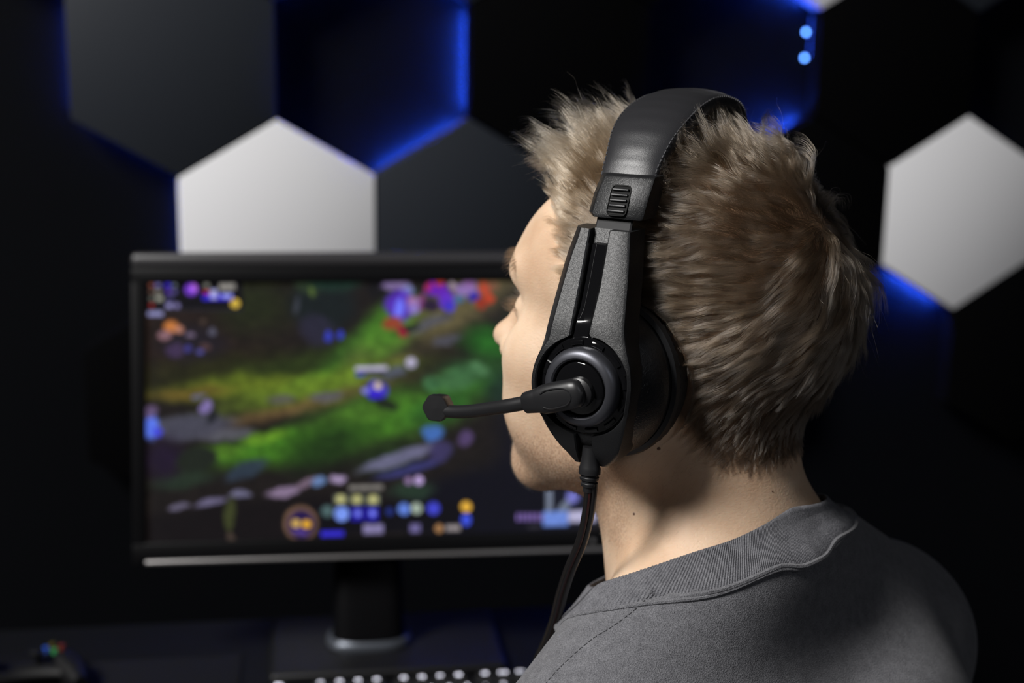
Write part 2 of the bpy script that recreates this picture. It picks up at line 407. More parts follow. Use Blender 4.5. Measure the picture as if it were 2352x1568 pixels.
# rocks, tree masses
blob(730, 700, 78, 70, 0, (20, 27, 28), 1, 1.6); blob(700, 650, 40, 26, 20, (40, 54, 36), .8, 1.5); blob(760, 650, 60, 20, 0, (24, 44, 36), .9, 1.5)
blob(720, 760, 52, 36, 10, (40, 38, 56), .85, 1.5); blob(672, 700, 8, 26, 10, (74, 76, 90), .6, 1.5); blob(710, 668, 8, 16, -20, (96, 120, 50), .7, 1.5)
for q in ((745, 768), (775, 770)): blob(q[0], q[1], 9, 12, 0, (52, 62, 190), .95, 2)
blob(860, 660, 30, 30, 0, (14, 14, 18), .8, 1.2)
blob(440, 790, 84, 50, 0, (30, 26, 34), .9, 1.2)
for (x, y, r, c) in ((395, 750, 18, (224, 136, 66)), (378, 768, 16, (150, 110, 120)), (412, 758, 12, (190, 130, 110)), (434, 773, 10, (120, 104, 130)), (486, 760, 9, (90, 90, 110)), (400, 808, 22, (66, 50, 84)), (430, 806, 9, (66, 62, 150)), (457, 812, 9, (84, 80, 160)), (470, 796, 14, (84, 60, 60)), (462, 738, 9, (70, 56, 48))): blob(x, y, r, r * .8, 0, c, .85, 1.6)
blob(430, 985, 110, 30, -6, (70, 70, 84), .95, 1.6); blob(520, 1000, 60, 12, -8, (90, 90, 100), .8, 1.6); blob(640, 918, 36, 12, -5, (84, 80, 84), .8, 1.6); blob(744, 914, 40, 12, -8, (86, 84, 92), .9, 1.6)
blob(380, 1060, 60, 60, 0, (30, 20, 40), 1, 1); blob(450, 1062, 44, 34, -30, (28, 34, 26), 1, 2); blob(560, 1086, 56, 20, -30, (44, 56, 72), .9, 1.6); blob(420, 1110, 90, 20, -6, (36, 52, 38), .8, 1)
# darkness at the bottom and right
blob(600, 1210, 330, 66, -4, (17, 13, 14), 1, 1.6); blob(1260, 1040, 130, 190, 0, (12, 12, 24), 1, 1.6); blob(1150, 1160, 260, 90, -4, (10, 10, 20), 1, 1.6)
blob(1230, 760, 90, 90, 0, (40, 60, 34), .9, 1)
for (x, y, rx, ry, a, c) in ((410, 1166, 26, 9, -12, (104, 98, 122)), (478, 1160, 38, 9, -10, (110, 104, 136)), (540, 1142, 28, 8, -8, (112, 110, 140)), (640, 1130, 46, 12, -14, (140, 120, 150)), (700, 1110, 30, 10, -14, (120, 100, 120)), (722, 1112, 16, 14, 0, (100, 130, 180)), (764, 1106, 22, 11, -12, (170, 150, 190)), (900, 1058, 96, 16, -20, (108, 106, 138)), (930, 1080, 90, 10, -18, (54, 54, 110)), (980, 1000, 24, 22, -20, (66, 110, 190)), (1060, 1012, 24, 20, -30, (84, 66, 110)), (1000, 1040, 30, 20, -20, (60, 54, 96)), (520, 1190, 14, 40, 4, (60, 66, 34)), (520, 1240, 12, 14, 0, (70, 58, 50))): blob(x, y, rx, ry, a, c, .9, 1.7)
blob(935, 1130, 60, 26, -8, (38, 60, 44), .8, 1.2); blob(926, 1107, 9, 9, 0, (150, 120, 170), .9, 2, False); blob(950, 1106, 11, 11, 0, (190, 164, 220), .95, 2, False)
blob(352, 985, 20, 34, 10, (90, 120, 240), .95, 1.6); blob(350, 950, 20, 14, 0, (110, 90, 130), .8, 1.6); blob(368, 1000, 12, 12, 0, (66, 70, 220), .9, 1.6)
blob(468, 940, 20, 12, -50, (126, 110, 170), .95, 1.8); blob(455, 912, 14, 6, 0, (100, 100, 130), .9, 2); blob(480, 960, 10, 20, 20, (22, 24, 30), .8, 1.6)
# figures, all soft blobs of colour
for (x, y, rx, ry, a, c) in ((900, 656, 34, 11, 0, (130, 110, 160)), (926, 668, 14, 12, 0, (130, 140, 200)), (908, 700, 34, 34, 0, (84, 40, 190)), (906, 708, 12, 26, 20, (110, 120, 250)), (890, 738, 22, 14, -30, (150, 60, 40)), (912, 756, 16, 14, 30, (150, 20, 50)), (940, 704, 16, 20, 0, (140, 120, 200)), (932, 750, 20, 10, 0, (30, 34, 30)), (936, 690, 12, 10, 0, (170, 120, 170)), (958, 690, 8, 24, 0, (130, 60, 120)), (990, 662, 28, 18, 20, (104, 26, 190)), (972, 654, 10, 10, 0, (170, 40, 90)), (1000, 650, 10, 8, 0, (190, 60, 40)), (1016, 690, 18, 20, 0, (92, 40, 200)), (1022, 700, 14, 12, 0, (60, 50, 190)), (1026, 656, 9, 9, 0, (170, 150, 170)), (1058, 666, 28, 14, 0, (140, 110, 180)), (1078, 682, 14, 14, 0, (44, 34, 160)), (1044, 686, 11, 10, 0, (60, 104, 150)), (1070, 650, 14, 8, 0, (130, 90, 150)), (1104, 660, 18, 16, 0, (180, 66, 44)), (1116, 684, 14, 14, 0, (190, 60, 34)), (1098, 700, 14, 18, 20, (150, 46, 30)), (1125, 650, 12, 10, 0, (120, 80, 60)), (980, 700, 20, 16, 0, (34, 20, 50))): blob(x, y, rx, ry, a, c, .9, 1.8)
rect(804, 843, 878, 854, (180, 176, 200)); rect(806, 854, 876, 864, (34, 30, 70)); rect(806, 858, 826, 866, (60, 66, 190))
blob(932, 834, 13, 13, 0, (176, 170, 200), .95, 2, False); blob(895, 862, 34, 16, -20, (80, 84, 110), .8, 1.4)
blob(852, 900, 24, 20, 0, (66, 56, 190), .95, 1.8); blob(856, 888, 9, 9, 0, (210, 190, 160), .95, 2, False); blob(826, 904, 12, 8, 0, (130, 130, 230), .9, 1.8); blob(868, 928, 34, 12, 20, (20, 24, 20), .8, 1.5); blob(848, 912, 18, 10, 0, (50, 30, 200), .9, 1.8)
# status panels
rect(340, 640, 552, 712, (10, 9, 14), 1, 0); rect(344, 706, 552, 713, (38, 36, 40), .8, 0)
for (x0, y0, x1, y1, c) in ((346, 646, 355, 656, (150, 84, 66)), (358, 646, 372, 656, (116, 108, 170)), (380, 644, 394, 656, (66, 50, 210)), (396, 648, 406, 656, (110, 120, 130)), (346, 662, 354, 671, (120, 84, 66)), (358, 662, 372, 672, (136, 130, 120)), (382, 660, 394, 672, (84, 50, 160)), (396, 662, 406, 672, (100, 90, 160)), (346, 679, 356, 688, (110, 112, 100)), (360, 678, 376, 689, (160, 160, 146)), (384, 678, 398, 688, (74, 68, 120)), (347, 694, 355, 704, (170, 40, 34)), (382, 694, 396, 706, (150, 144, 200)), (400, 694, 412, 706, (130, 122, 176)), (342, 713, 376, 725, (140, 140, 190)), (500, 648, 536, 663, (150, 146, 140)), (466, 648, 478, 658, (130, 130, 120)), (466, 664, 478, 673, (190, 24, 40)), (462, 673, 530, 687, (50, 34, 210)), (480, 662, 496, 684, (176, 176, 230)), (506, 672, 528, 682, (170, 176, 250))): rect(x0, y0, x1, y1, c, .95, 0)
blob(438, 662, 15, 15, -30, (120, 60, 210), .95, 2, False); blob(444, 658, 7, 9, 0, (190, 110, 240), .9, 2, False); blob(535, 695, 10, 10, 0, (214, 180, 66), 1, 3, False)
rect(650, 1168, 1075, 1232, (9, 8, 14), .95); rect(790, 1118, 868, 1130, (150, 146, 140), .75)
blob(680, 1206, 36, 38, 0, (126, 96, 74), .95, 3, False); blob(681, 1208, 28, 30, 0, (34, 20, 70), 1, 3, False)
blob(669, 1206, 9, 9, 0, (220, 180, 90), 1, 2.5, False); blob(693, 1208, 10, 9, 0, (236, 176, 40), 1, 2.5, False); blob(678, 1226, 18, 6, 10, (90, 66, 150), .9, 2, False)
for x in (771, 808, 845): rect(x - 15, 1140, x + 15, 1163, (110, 116, 100), .9); blob(x, 1150, 10, 10, 0, (190, 186, 120), .9, 2, False)
blob(773, 1184, 16, 16, 0, (120, 150, 240), 1, 3, False)
for x in (808, 842): rect(x - 15, 1168, x + 15, 1200, (32, 24, 160), .95); blob(x + 2, 1182, 7, 8, 0, (130, 140, 250), .9, 2, False)
blob(740, 1178, 14, 14, 0, (90, 120, 120), .8, 2, False); blob(883, 1178, 9, 9, 0, (34, 50, 130), .9, 2, False)
blob(916, 1172, 13, 13, 0, (96, 130, 220), .95, 3, False); blob(945, 1170, 12, 12, 0, (170, 186, 170), .95, 3, False); blob(984, 1170, 14, 14, 0, (66, 70, 210), .95, 3, False)
blob(1060, 1166, 12, 12, 0, (224, 172, 60), 1, 3, False); blob(1060, 1196, 11, 13, 0, (60, 80, 220), 1, 3, False)
rect(726, 1224, 778, 1237, (52, 44, 210)); rect(822, 1208, 868, 1230, (150, 140, 190), .85); rect(930, 1206, 954, 1226, (130, 120, 180), .8); blob(997, 1216, 9, 9, 0, (190, 140, 90), .9, 3, False); rect(1012, 1208, 1046, 1222, (170, 160, 160), .85)
rect(1245, 1060, 1366, 1215, (20, 22, 34), .95); rect(1247, 1100, 1262, 1180, (130, 140, 160), .9); blob(1290, 1165, 10, 26, 40, (120, 130, 150), .9, 2, False); blob(1310, 1140, 15, 17, 0, (130, 130, 220), .9, 2, False)
rect(1240, 1176, 1300, 1210, (110, 140, 220), .95); rect(1300, 1174, 1366, 1200, (190, 186, 220), .95)
for k, x in enumerate(range(1178, 1240, 11)): rect(x, 1180, x + 7, 1198, (140, 112, 190), .9)
rect(1205, 1208, 1235, 1214, (60, 58, 66), .8)
IMG *= (.86 + .28 * vnoise(PX / 9, PY / 9, 19, 3))[..., None]
IMGL = s2l(np.clip(IMG, 0, 255))
P3 = TL + UU[..., None] * Md * MW - VV[..., None] * Mu * MH + Mb * 0.004 - np.array([foot[0], foot[1], DZ])
idx = np.arange(GX * GY).reshape(GY, GX)
fa = np.stack([idx[:-1, :-1], idx[1:, :-1], idx[1:, 1:], idx[:-1, 1:]], -1).reshape(-1, 4)
me = bpy.data.meshes.new('screen')
me.vertices.add(GX * GY); me.vertices.foreach_set('co', P3.reshape(-1).astype(np.float32))
me.loops.add(fa.size); me.loops.foreach_set('vertex_index', fa.reshape(-1).astype(np.int32))
me.polygons.add(len(fa)); me.polygons.foreach_set('loop_start', np.arange(0, fa.size, 4, dtype=np.int32))
me.update(calc_edges=True)
ca = me.attributes.new('picture', 'FLOAT_COLOR', 'POINT')
ca.data.foreach_set('color', np.concatenate([IMGL.reshape(-1, 3), np.ones((GX * GY, 1))], 1).reshape(-1).astype(np.float32))
scr_m = mat('screen_picture', (0.004, 0.004, 0.005), 0.3, spec=0.2)
a_ = nd(scr_m, 'ShaderNodeAttribute', attribute_name='picture'); lk(scr_m, a_.outputs['Color'], bsdf(scr_m).inputs['Emission Color']); bsdf(scr_m).inputs['Emission Strength'].default_value = 1.0
me.materials.append(scr_m)
so = bpy.data.objects.new('screen', me); link(so, monitor); so['label'] = 'lit screen with a green battlefield game picture'

# ------------------------------------------------------------------ keyboard
kb = empty('keyboard', (-0.077, 1.469, DZ), math.radians(8.9))
km = mat('keyboard_black', (0.008, 0.008, 0.009), 0.4); km2 = mat('keycap_black', (0.010, 0.010, 0.011), 0.5)
lm_ = emis('key_legend_light', (0.80, 0.80, 0.92), 5.0)
MB().box((-0.005, -0.055, 0.012), (0.375, 0.15, 0.02), bevel=0.004).build('case', km, kb)
def keycap(wd):
    b = MB(); a, t = (wd - .0025) / 2, (wd - .0065) / 2
    rows = [[(x * k1, y * k2 + oy, z) for x, y in ((-1, -1), (1, -1), (1, 1), (-1, 1))] for k1, k2, oy, z in ((a, .0083, 0, 0), (a * .98, .0081, 0, .003), (t, .0062, .001, .0095), (t * .97, .0059, .001, .0100))]
    b.loft(rows, closed=True, caps=True); me = bpy.data.meshes.new('key'); me.from_pydata(b.v, [], b.f); me.update(); me.materials.append(km2); return me
kmesh = {}
def legend_mesh(ch):
    cu = bpy.data.curves.new('legend', 'FONT'); cu.body = ch; cu.size = .0062; cu.align_x = 'CENTER'; cu.align_y = 'CENTER'; cu.extrude = .0001
    o = bpy.data.objects.new('legend', cu); me = bpy.data.meshes.new_from_object(o); bpy.data.objects.remove(o); me.materials.append(lm_); return me
lmesh = {}
def key(x, y, wd, ch):
    if wd not in kmesh: kmesh[wd] = keycap(wd)
    k = bpy.data.objects.new('key', kmesh[wd]); link(k, kb); k.location = (x, y, .0225)
    if ch:
        if ch not in lmesh: lmesh[ch] = legend_mesh(ch)
        l = bpy.data.objects.new('legend', lmesh[ch]); link(l, k); l.location = (0, .001, .0102)
U_ = .0205
xl = -0.130 - 1.5 * U_
key(xl - U_ * .5 - .005, 0, U_, 'Esc')
xs = [-0.130, -0.1095, -0.089, -0.0685, -0.059 + .0000]
for g in range(3):
    for i in range(4):
        key(-0.130 + g * (4 * U_ + .0095) + i * U_, 0, U_, 'F%d' % (g * 4 + i + 1))
for r, chars, off in ((1, '`1234567890-=', 0), (2, 'QWERTYUIOP[]', .5), (3, "ASDFGHJKL;'", .75), (4, 'ZXCVBNM,./', 1.25)):
    for i, chx in enumerate(chars): key(-0.171 + (i + off + (0 if r == 1 else 1)) * U_ * .98, -0.006 - r * U_, U_ * .98, chx)
key(-0.0, -0.006 - 5 * U_, .12, '')
tag(kb, 'black keyboard with lit white key legends in front of the monitor foot', 'keyboard')

# ------------------------------------------------------------------ person: one continuous body from a signed distance field
AH = math.radians(30)
F = np.array([-math.cos(AH), math.sin(AH), 0]); L = np.array([-math.sin(AH), -math.cos(AH), 0]); Z = np.array([0, 0, 1.0])
H = np.array([0.10313, 0.90825, CAM_H - 0.20921])          # between the ears
HM = np.stack([F, L, Z], 0)                                 # rows
def h2w(p): return np.asarray(p, float) @ HM + H
def w2h(p): return (np.asarray(p, float) - H) @ HM.T
HP = math.radians(7); ch_, sh_ = math.cos(HP), math.sin(HP)
def pitch_in(p): return np.stack([p[:, 0] * ch_ + p[:, 2] * sh_, p[:, 1], -p[:, 0] * sh_ + p[:, 2] * ch_], 1)   # H frame -> skull frame
BA = math.radians(46)
FB = np.array([-math.cos(BA), math.sin(BA), 0]); LB = np.array([-math.sin(BA), -math.cos(BA), 0])
NB = h2w([-0.055, 0.008, -0.142])
BR = math.radians(2.5)
BM = np.stack([FB, LB * math.cos(BR) - Z * math.sin(BR), Z * math.cos(BR) + LB * math.sin(BR)], 0)
def w2b(p): return (p - NB) @ BM.T
def b2w(p): return np.asarray(p, float) @ BM + NB
def ell(p, c, r):
    q = p - np.array(c); r = np.array(r); k0 = np.linalg.norm(q / r, axis=1); k1 = np.linalg.norm(q / (r * r), axis=1) + 1e-9
    return k0 * (k0 - 1) / k1
def cone(p, a, b, ra, rb):
    a = np.array(a); b = np.array(b); d = b - a; t = np.clip(((p - a) @ d) / (d @ d), 0, 1)
    return np.linalg.norm(p - a - t[:, None] * d, axis=1) - (ra + (rb - ra) * t)
def su(a, b, k): h = np.clip(.5 + .5 * (b - a) / k, 0, 1); return b * (1 - h) + a * h - k * h * (1 - h)
def ss(a, b, k): return -su(-a, b, k)       # a minus b
def head_sdf(ph):
    p = pitch_in(ph); q = p.copy(); q[:, 1] = np.abs(q[:, 1])
    d = ell(p, (-.010, 0, .052), (.097, .0745, .080))
    d = su(d, ell(p, (-.050, 0, .028), (.062, .063, .056)), .03)
    d = su(d, ell(p, (.052, 0, .038), (.062, .060, .058)), .03)
    d = su(d, ell(p, (.045, 0, -.030), (.058, .056, .060)), .03)
    d = su(d, ell(p, (.046, 0, -.072), (.048, .045, .035)), .03)
    d = su(d, ell(p, (.078, 0, -.098), (.019, .022, .017)), .02)
    d = su(d, cone(q, (.000, .055, -.056), (.073, .020, -.100), .013, .014), .022)
    d = su(d, ell(q, (.068, .044, -.018), (.028, .020, .024)), .022)
    d = su(d, ell(q, (.060, .036, -.052), (.034, .020, .030)), .02)
    d = su(d, cone(q, (.100, .0, .036), (.092, .036, .037), .012, .010), .014)
    d = ss(d, ell(q, (.108, .033, .010), (.017, .017, .013)), .014)
    d = su(d, ell(q, (.0855, .032, .011), (.0135, .0145, .0125)), .003)
    d = su(d, cone(p, (.101, 0, .020), (.117, 0, -.018), .006, .0085), .010)
    d = su(d, ell(p, (.1195, 0, -.022), (.0115, .0105, .0095)), .007)
    d = su(d, ell(q, (.108, .012, -.028), (.0105, .0065, .0080)), .006)
    d = ss(d, ell(q, (.111, .0055, -.0355), (.006, .0032, .005)), .003)
    d = su(d, ell(p, (.094, 0, -.055), (.014, .026, .0075)), .008)
    d = su(d, ell(p, (.091, 0, -.066), (.013, .022, .0065)), .005)
    d = ss(d, ell(p, (.109, 0, -.0606), (.010, .024, .0012)), .003)
    # ears
    e = ell(q, (-.006, .077, .002), (.017, .006, .030)); e = ss(e, ell(q, (-.001, .084, .002), (.009, .006, .018)), .005)
    return su(d, e, .008)
def skull_sdf(ph):
    p = pitch_in(ph)
    d = ell(p, (-.010, 0, .052), (.097, .0745, .080))
    d = su(d, ell(p, (-.050, 0, .028), (.062, .063, .056)), .03)
    d = su(d, ell(p, (.052, 0, .038), (.062, .060, .058)), .03)
    d = su(d, ell(p, (.045, 0, -.030), (.058, .056, .060)), .03)
    return su(d, cone(ph, (-.028, 0, -.02), (-.033, 0, -.16), .056, .064), .025)
def arm_parts(pb, s):
    sh, el, wr = (0.01, s * .19, -.125), (.13, s * .235, -.325), (.31, s * .15, -.372)
    d = cone(pb, sh, (.10, s * .21, -.20), .056, .050); d = su(d, cone(pb, (.10, s * .21, -.20), el, .048, .040), .02)
    return d, el, wr
def hand(pb, s):
    wr = np.array([.31, s * .15, -.372]); d = None
    X = lambda x, y, z: tuple(wr + np.array([x, s * y, z]))
    d = ell(pb, X(.052, 0, .0), (.048, .041, .015))
    for k, (y, l) in enumerate(((.030, .036), (.011, .043), (-.010, .046), (-.030, .040))):   # little to index (inner side)
        a, b_, c_2 = X(.085 + (.004 if k in (1, 2) else 0), y * .9, .004), X(.085 + l, y * 1.05, .010), X(.085 + l + .026, y * 1.08, -.006)
        d = su(d, cone(pb, a, b_, .0092, .0082), .004); d = su(d, cone(pb, b_, c_2, .0082, .0068), .003)
    d = su(d, cone(pb, X(.02, -.026, -.002), X(.055, -.058, -.004), .013, .0105), .008)
    d = su(d, cone(pb, X(.055, -.058, -.004), X(.088, -.062, -.007), .0105, .008), .004)
    return d
def torso_sdf(pb, sleeves=True, hands=True):
    q = pb.copy(); q[:, 1] = np.sqrt(q[:, 1] ** 2 + .03 ** 2)
    d = ell(pb, (.015, 0, -.260), (.118, .165, .215))
    d = su(d, ell(q, (-.055, .080, -.175), (.075, .100, .125)), .05)
    d = su(d, cone(q, (-.002, .040, .002), (.0, .175, -.096), .048, .052), .045)
    d = su(d, ell(pb, (.015, 0, -.43), (.105, .150, .18)), .06)
    d = su(d, ell(q, (.01, .198, -.128), (.058, .052, .064)), .04)
    for s in (-1, 1):
        a, el, wr = arm_parts(pb, s)
        a = su(a, cone(pb, el, wr, .042, .027), .015)
        d = su(d, a, .03)
        if hands: d = su(d, hand(pb, s), .02)
    return d
def neck_sdf(ph):
    d = cone(ph, (-.026, 0, -.01), (-.038, 0, -.12), .055, .0600); d = su(d, cone(ph, (-.038, 0, -.12), (-.042, 0, -.20), .0600, .063), .02)
    d = su(d, cone(ph, (.030, .0, -.075), (-.012, 0, -.15), .030, .036), .03)
    q = ph.copy(); q[:, 1] = np.abs(q[:, 1])
    return su(d, cone(q, (-.012, .054, -.03), (.010, .022, -.165), .013, .012), .02)
def body_sdf(pw):
    ph = w2h(pw); pb = w2b(pw)
    d = su(head_sdf(ph), neck_sdf(ph), .022)
    return su(d, torso_sdf(pb), .022)

def sstep(a, b, x): t = np.clip((x - a) / (b - a), 0, 1); return t * t * (3 - 2 * t)
def surface_nets(f, lo, hi, h, block=8):
    lo = np.array(lo, float); n = np.ceil((np.array(hi) - lo) / h / block).astype(int); N = n * block + 1
    bc = np.stack(np.meshgrid(*[(np.arange(k) + .5) * block * h for k in n], indexing='ij'), -1).reshape(-1, 3) + lo
    dv = f(bc); keep = np.abs(dv) < block * h * .87 * 1.25 + 2 * h
    G = np.repeat(np.repeat(np.repeat(np.where(dv > 0, 1.0, -1.0).reshape(n).astype(np.float32), block, 0), block, 1), block, 2)
    G = np.pad(G, ((0, 1),) * 3, mode='edge')
    bi = np.argwhere(keep.reshape(n)) * block
    off = np.stack(np.meshgrid(*[np.arange(block + 1)] * 3, indexing='ij'), -1).reshape(-1, 3)
    for s in range(0, len(bi), 600):
        ii = (bi[s:s + 600, None, :] + off[None]).reshape(-1, 3)
        G[ii[:, 0], ii[:, 1], ii[:, 2]] = f(ii * h + lo)
    inside = G < 0
    c = np.zeros(np.array(G.shape) - 1, np.uint8)
    for a in (0, 1):
        for b_ in (0, 1):
            for e in (0, 1): c += inside[a:a + N[0] - 1, b_:b_ + N[1] - 1, e:e + N[2] - 1]
    cells = np.argwhere((c > 0) & (c < 8)); cid = -np.ones(c.shape, np.int64); cid[tuple(cells.T)] = np.arange(len(cells))
    acc = np.zeros((len(cells), 3)); cnt = np.zeros(len(cells))
    corners = [(a, b_, e) for a in (0, 1) for b_ in (0, 1) for e in (0, 1)]
    for i, p in enumerate(corners):
        for q in corners[i + 1:]:
            if sum(abs(p[k] - q[k]) for k in range(3)) != 1: continue
            va = G[tuple((cells + p).T)]; vb = G[tuple((cells + q).T)]; cr = (va < 0) != (vb < 0)
            t = np.where(cr, va / np.where(cr, va - vb, 1), 0)
            acc += np.where(cr[:, None], np.array(p) + t[:, None] * (np.array(q) - np.array(p)), 0); cnt += cr
    V = (cells + acc / cnt[:, None]) * h + lo
    faces = []
    for ax in range(3):
        sl0 = [slice(None)] * 3; sl1 = [slice(None)] * 3; sl0[ax] = slice(0, -1); sl1[ax] = slice(1, None)
        e = np.argwhere(inside[tuple(sl0)] != inside[tuple(sl1)])
        o1, o2 = [k for k in range(3) if k != ax]
        e = e[(e[:, o1] > 0) & (e[:, o2] > 0) & (e[:, o1] < N[o1] - 1) & (e[:, o2] < N[o2] - 1)]
        q = []
        for d1, d2 in ((-1, -1), (0, -1), (0, 0), (-1, 0)):
            cc = e.copy(); cc[:, o1] += d1; cc[:, o2] += d2; q.append(cid[tuple(cc.T)])
        q = np.stack(q, 1); flip = inside[tuple(e.T)]
        if ax == 1: flip = ~flip
        q[~flip] = q[~flip][:, ::-1]; faces.append(q)
    return V, np.concatenate(faces)
def grad(f, p, e=6e-4):
    g = np.stack([f(p + np.eye(3)[k] * e) - f(p - np.eye(3)[k] * e) for k in range(3)], 1)
    return g / (np.linalg.norm(g, axis=1)[:, None] + 1e-12)
def snap(f, V, it=2):
    for _ in range(it): V = V - grad(f, V) * f(V)[:, None] * .9
    return V
def fast_mesh(name, V, faces, m=None, parent=None):
    me = bpy.data.meshes.new(name)
    me.vertices.add(len(V)); me.vertices.foreach_set('co', V.reshape(-1).astype(np.float32))
    me.loops.add(faces.size); me.loops.foreach_set('vertex_index', faces.reshape(-1).astype(np.int32))
    me.polygons.add(len(faces)); me.polygons.foreach_set('loop_start', np.arange(0, faces.size, faces.shape[1], dtype=np.int32))
    me.update(calc_edges=True); me.shade_smooth()
    if m: me.materials.append(m)
    o = bpy.data.objects.new(name, me); return link(o, parent)

# bounds in world
cor = b2w(np.array([(x, y, z) for x in (-.18, .50) for y in (-.30, .30) for z in (-.60, .35)]))
lo = cor.min(0); hi = cor.max(0); hi[2] = H[2] + .16
def cutbody(pw): return np.maximum(body_sdf(pw), (NB[2] - .56) - pw[:, 2])
V, Fc = surface_nets(cutbody, lo, hi, .0032)
V = snap(cutbody, V, 2)
# skin
skin = mat('skin', (0.62, 0.41, 0.29), 0.5, spec=0.35)
b_ = bsdf(skin); b_.inputs['Subsurface Weight'].default_value = 0.25; b_.inputs['Subsurface Radius'].default_value = (0.010, 0.004, 0.002); b_.inputs['Subsurface Scale'].default_value = 0.5
tc = nd(skin, 'ShaderNodeTexCoord')
n1 = nd(skin, 'ShaderNodeTexNoise'); n1.inputs['Scale'].default_value = 28; n1.inputs['Detail'].default_value = 6
rp = nd(skin, 'ShaderNodeValToRGB'); rp.color_ramp.elements[0].position = .30; rp.color_ramp.elements[1].position = .68
rp.color_ramp.elements[0].color = (0.50, 0.33, 0.215, 1); rp.color_ramp.elements[1].color = (0.63, 0.465, 0.33, 1)
at_ = nd(skin, 'ShaderNodeAttribute', attribute_name='beard'); mx = nd(skin, 'ShaderNodeMix', data_type='RGBA'); mx.inputs[7].default_value = (0.30, 0.175, 0.11, 1)
at2 = nd(skin, 'ShaderNodeAttribute', attribute_name='scalp'); mx2 = nd(skin, 'ShaderNodeMix', data_type='RGBA'); mx2.inputs[7].default_value = (0.10, 0.06, 0.035, 1)
n2 = nd(skin, 'ShaderNodeTexNoise'); n2.inputs['Scale'].default_value = 900; n2.inputs['Detail'].default_value = 2
r2_ = nd(skin, 'ShaderNodeMapRange'); r2_.inputs[1].default_value = .42; r2_.inputs[2].default_value = .62; r2_.inputs[3].default_value = .25
mu = nd(skin, 'ShaderNodeMath', operation='MULTIPLY')
lk(skin, tc.outputs['Object'], n1.inputs['Vector']); lk(skin, n1.outputs[0], rp.inputs[0]); lk(skin, tc.outputs['Object'], n2.inputs['Vector']); lk(skin, n2.outputs[0], r2_.inputs[0])
lk(skin, r2_.outputs[0], mu.inputs[0]); lk(skin, at_.outputs['Fac'], mu.inputs[1]); lk(skin, mu.outputs[0], mx.inputs[0]); lk(skin, rp.outputs[0], mx.inputs[6])
lk(skin, mx.outputs[2], mx2.inputs[6]); lk(skin, at2.outputs['Fac'], mx2.inputs[0]); lk(skin, mx2.outputs[2], b_.inputs['Base Color'])
bp1 = nd(skin, 'ShaderNodeBump'); bp1.inputs['Strength'].default_value = .6; bp1.inputs['Distance'].default_value = .0006
mp_ = nd(skin, 'ShaderNodeMapping'); mp_.inputs['Scale'].default_value = (1, 1, 1.6)
n3 = nd(skin, 'ShaderNodeTexNoise'); n3.inputs['Scale'].default_value = 420; n3.inputs['Detail'].default_value = 5; n3.inputs['Roughness'].default_value = .65
lk(skin, tc.outputs['Object'], mp_.inputs[0]); lk(skin, mp_.outputs[0], n3.inputs['Vector']); lk(skin, n3.outputs[0], bp1.inputs['Height']); lk(skin, bp1.outputs[0], b_.inputs['Normal'])

person = empty('person', (0, 0, 0))
tag(person, 'man in a grey sweatshirt seen from behind, short light brown hair, facing the monitor', 'person')
body = fast_mesh('body', V, Fc, skin, person)

# where hair grows, H frame
def sstep(a, b, x): t = np.clip((x - a) / (b - a), 0, 1); return t * t * (3 - 2 * t)
def hairmask(ph):
    x, y, z = ph[:, 0], np.abs(ph[:, 1]), ph[:, 2]
    # front hairline height as a function of x on the side
    front = np.interp(x + .008 * (z > .02) * (z < .1), [-.02, .018, .026, .034, .046, .060, .075, .092, .11], [-.03, -.03, .006, .034, .058, .088, .103, .110, .125])
    nape = np.interp(x, [-.11, -.095, -.06, -.035, -.02, -.01], [-.058, -.060, -.060, -.030, -.012, -.03])
    line = np.where(x > -.015, front, nape)
    return sstep(-.004, .006, z - line)
def beardmask(ph):
    x, y, z = ph[:, 0], np.abs(ph[:, 1]), ph[:, 2]
    a = sstep(-.045, -.070, z) * sstep(-.01, .03, x)
    b2 = sstep(.03, .012, x) * sstep(-.01, .012, x) * sstep(.0, -.02, z) * sstep(.03, .06, y)
    mo = np.exp(-(((x - .112) / .022) ** 2 + (y / .03) ** 2 + ((z + .037) / .010) ** 2))
    return np.clip(np.maximum(a * .85, np.maximum(b2 * .8, mo * .6)), 0, 1) * sstep(-.135, -.115, z)
VH = w2h(V)
sc_ = hairmask(VH) * .9 * (VH[:, 2] > -.08); be_ = beardmask(VH)
for nm, arr in (('scalp', sc_), ('beard', be_)):
    a = body.data.attributes.new(nm, 'FLOAT', 'POINT'); a.data.foreach_set('value', arr.astype(np.float32))
mole = mat('mole_brown', (0.10, 0.045, 0.025), .6)
def on_skin(px, py, Y0=.86):
    d = ray(px, py); t = .70
    for _ in range(60): t += body_sdf((CAM + d * t)[None])[0] * .8
    return CAM + d * t
for (px, py, r) in ((1456, 1180, .0009), (1513, 1030, .0012), (1774, 1128, .0006)):
    c0 = on_skin(px, py); me = MB(); me.lathe([(0, .0004), (r * .6, .0003), (r, 0)], 12); nn = grad(body_sdf, c0[None])[0]
    q = Vector(nn).to_track_quat('Z', 'Y').to_matrix(); me.v = [tuple(np.array(q @ Vector(p)) + c0) for p in me.v]; me.build('mole', mole, person)

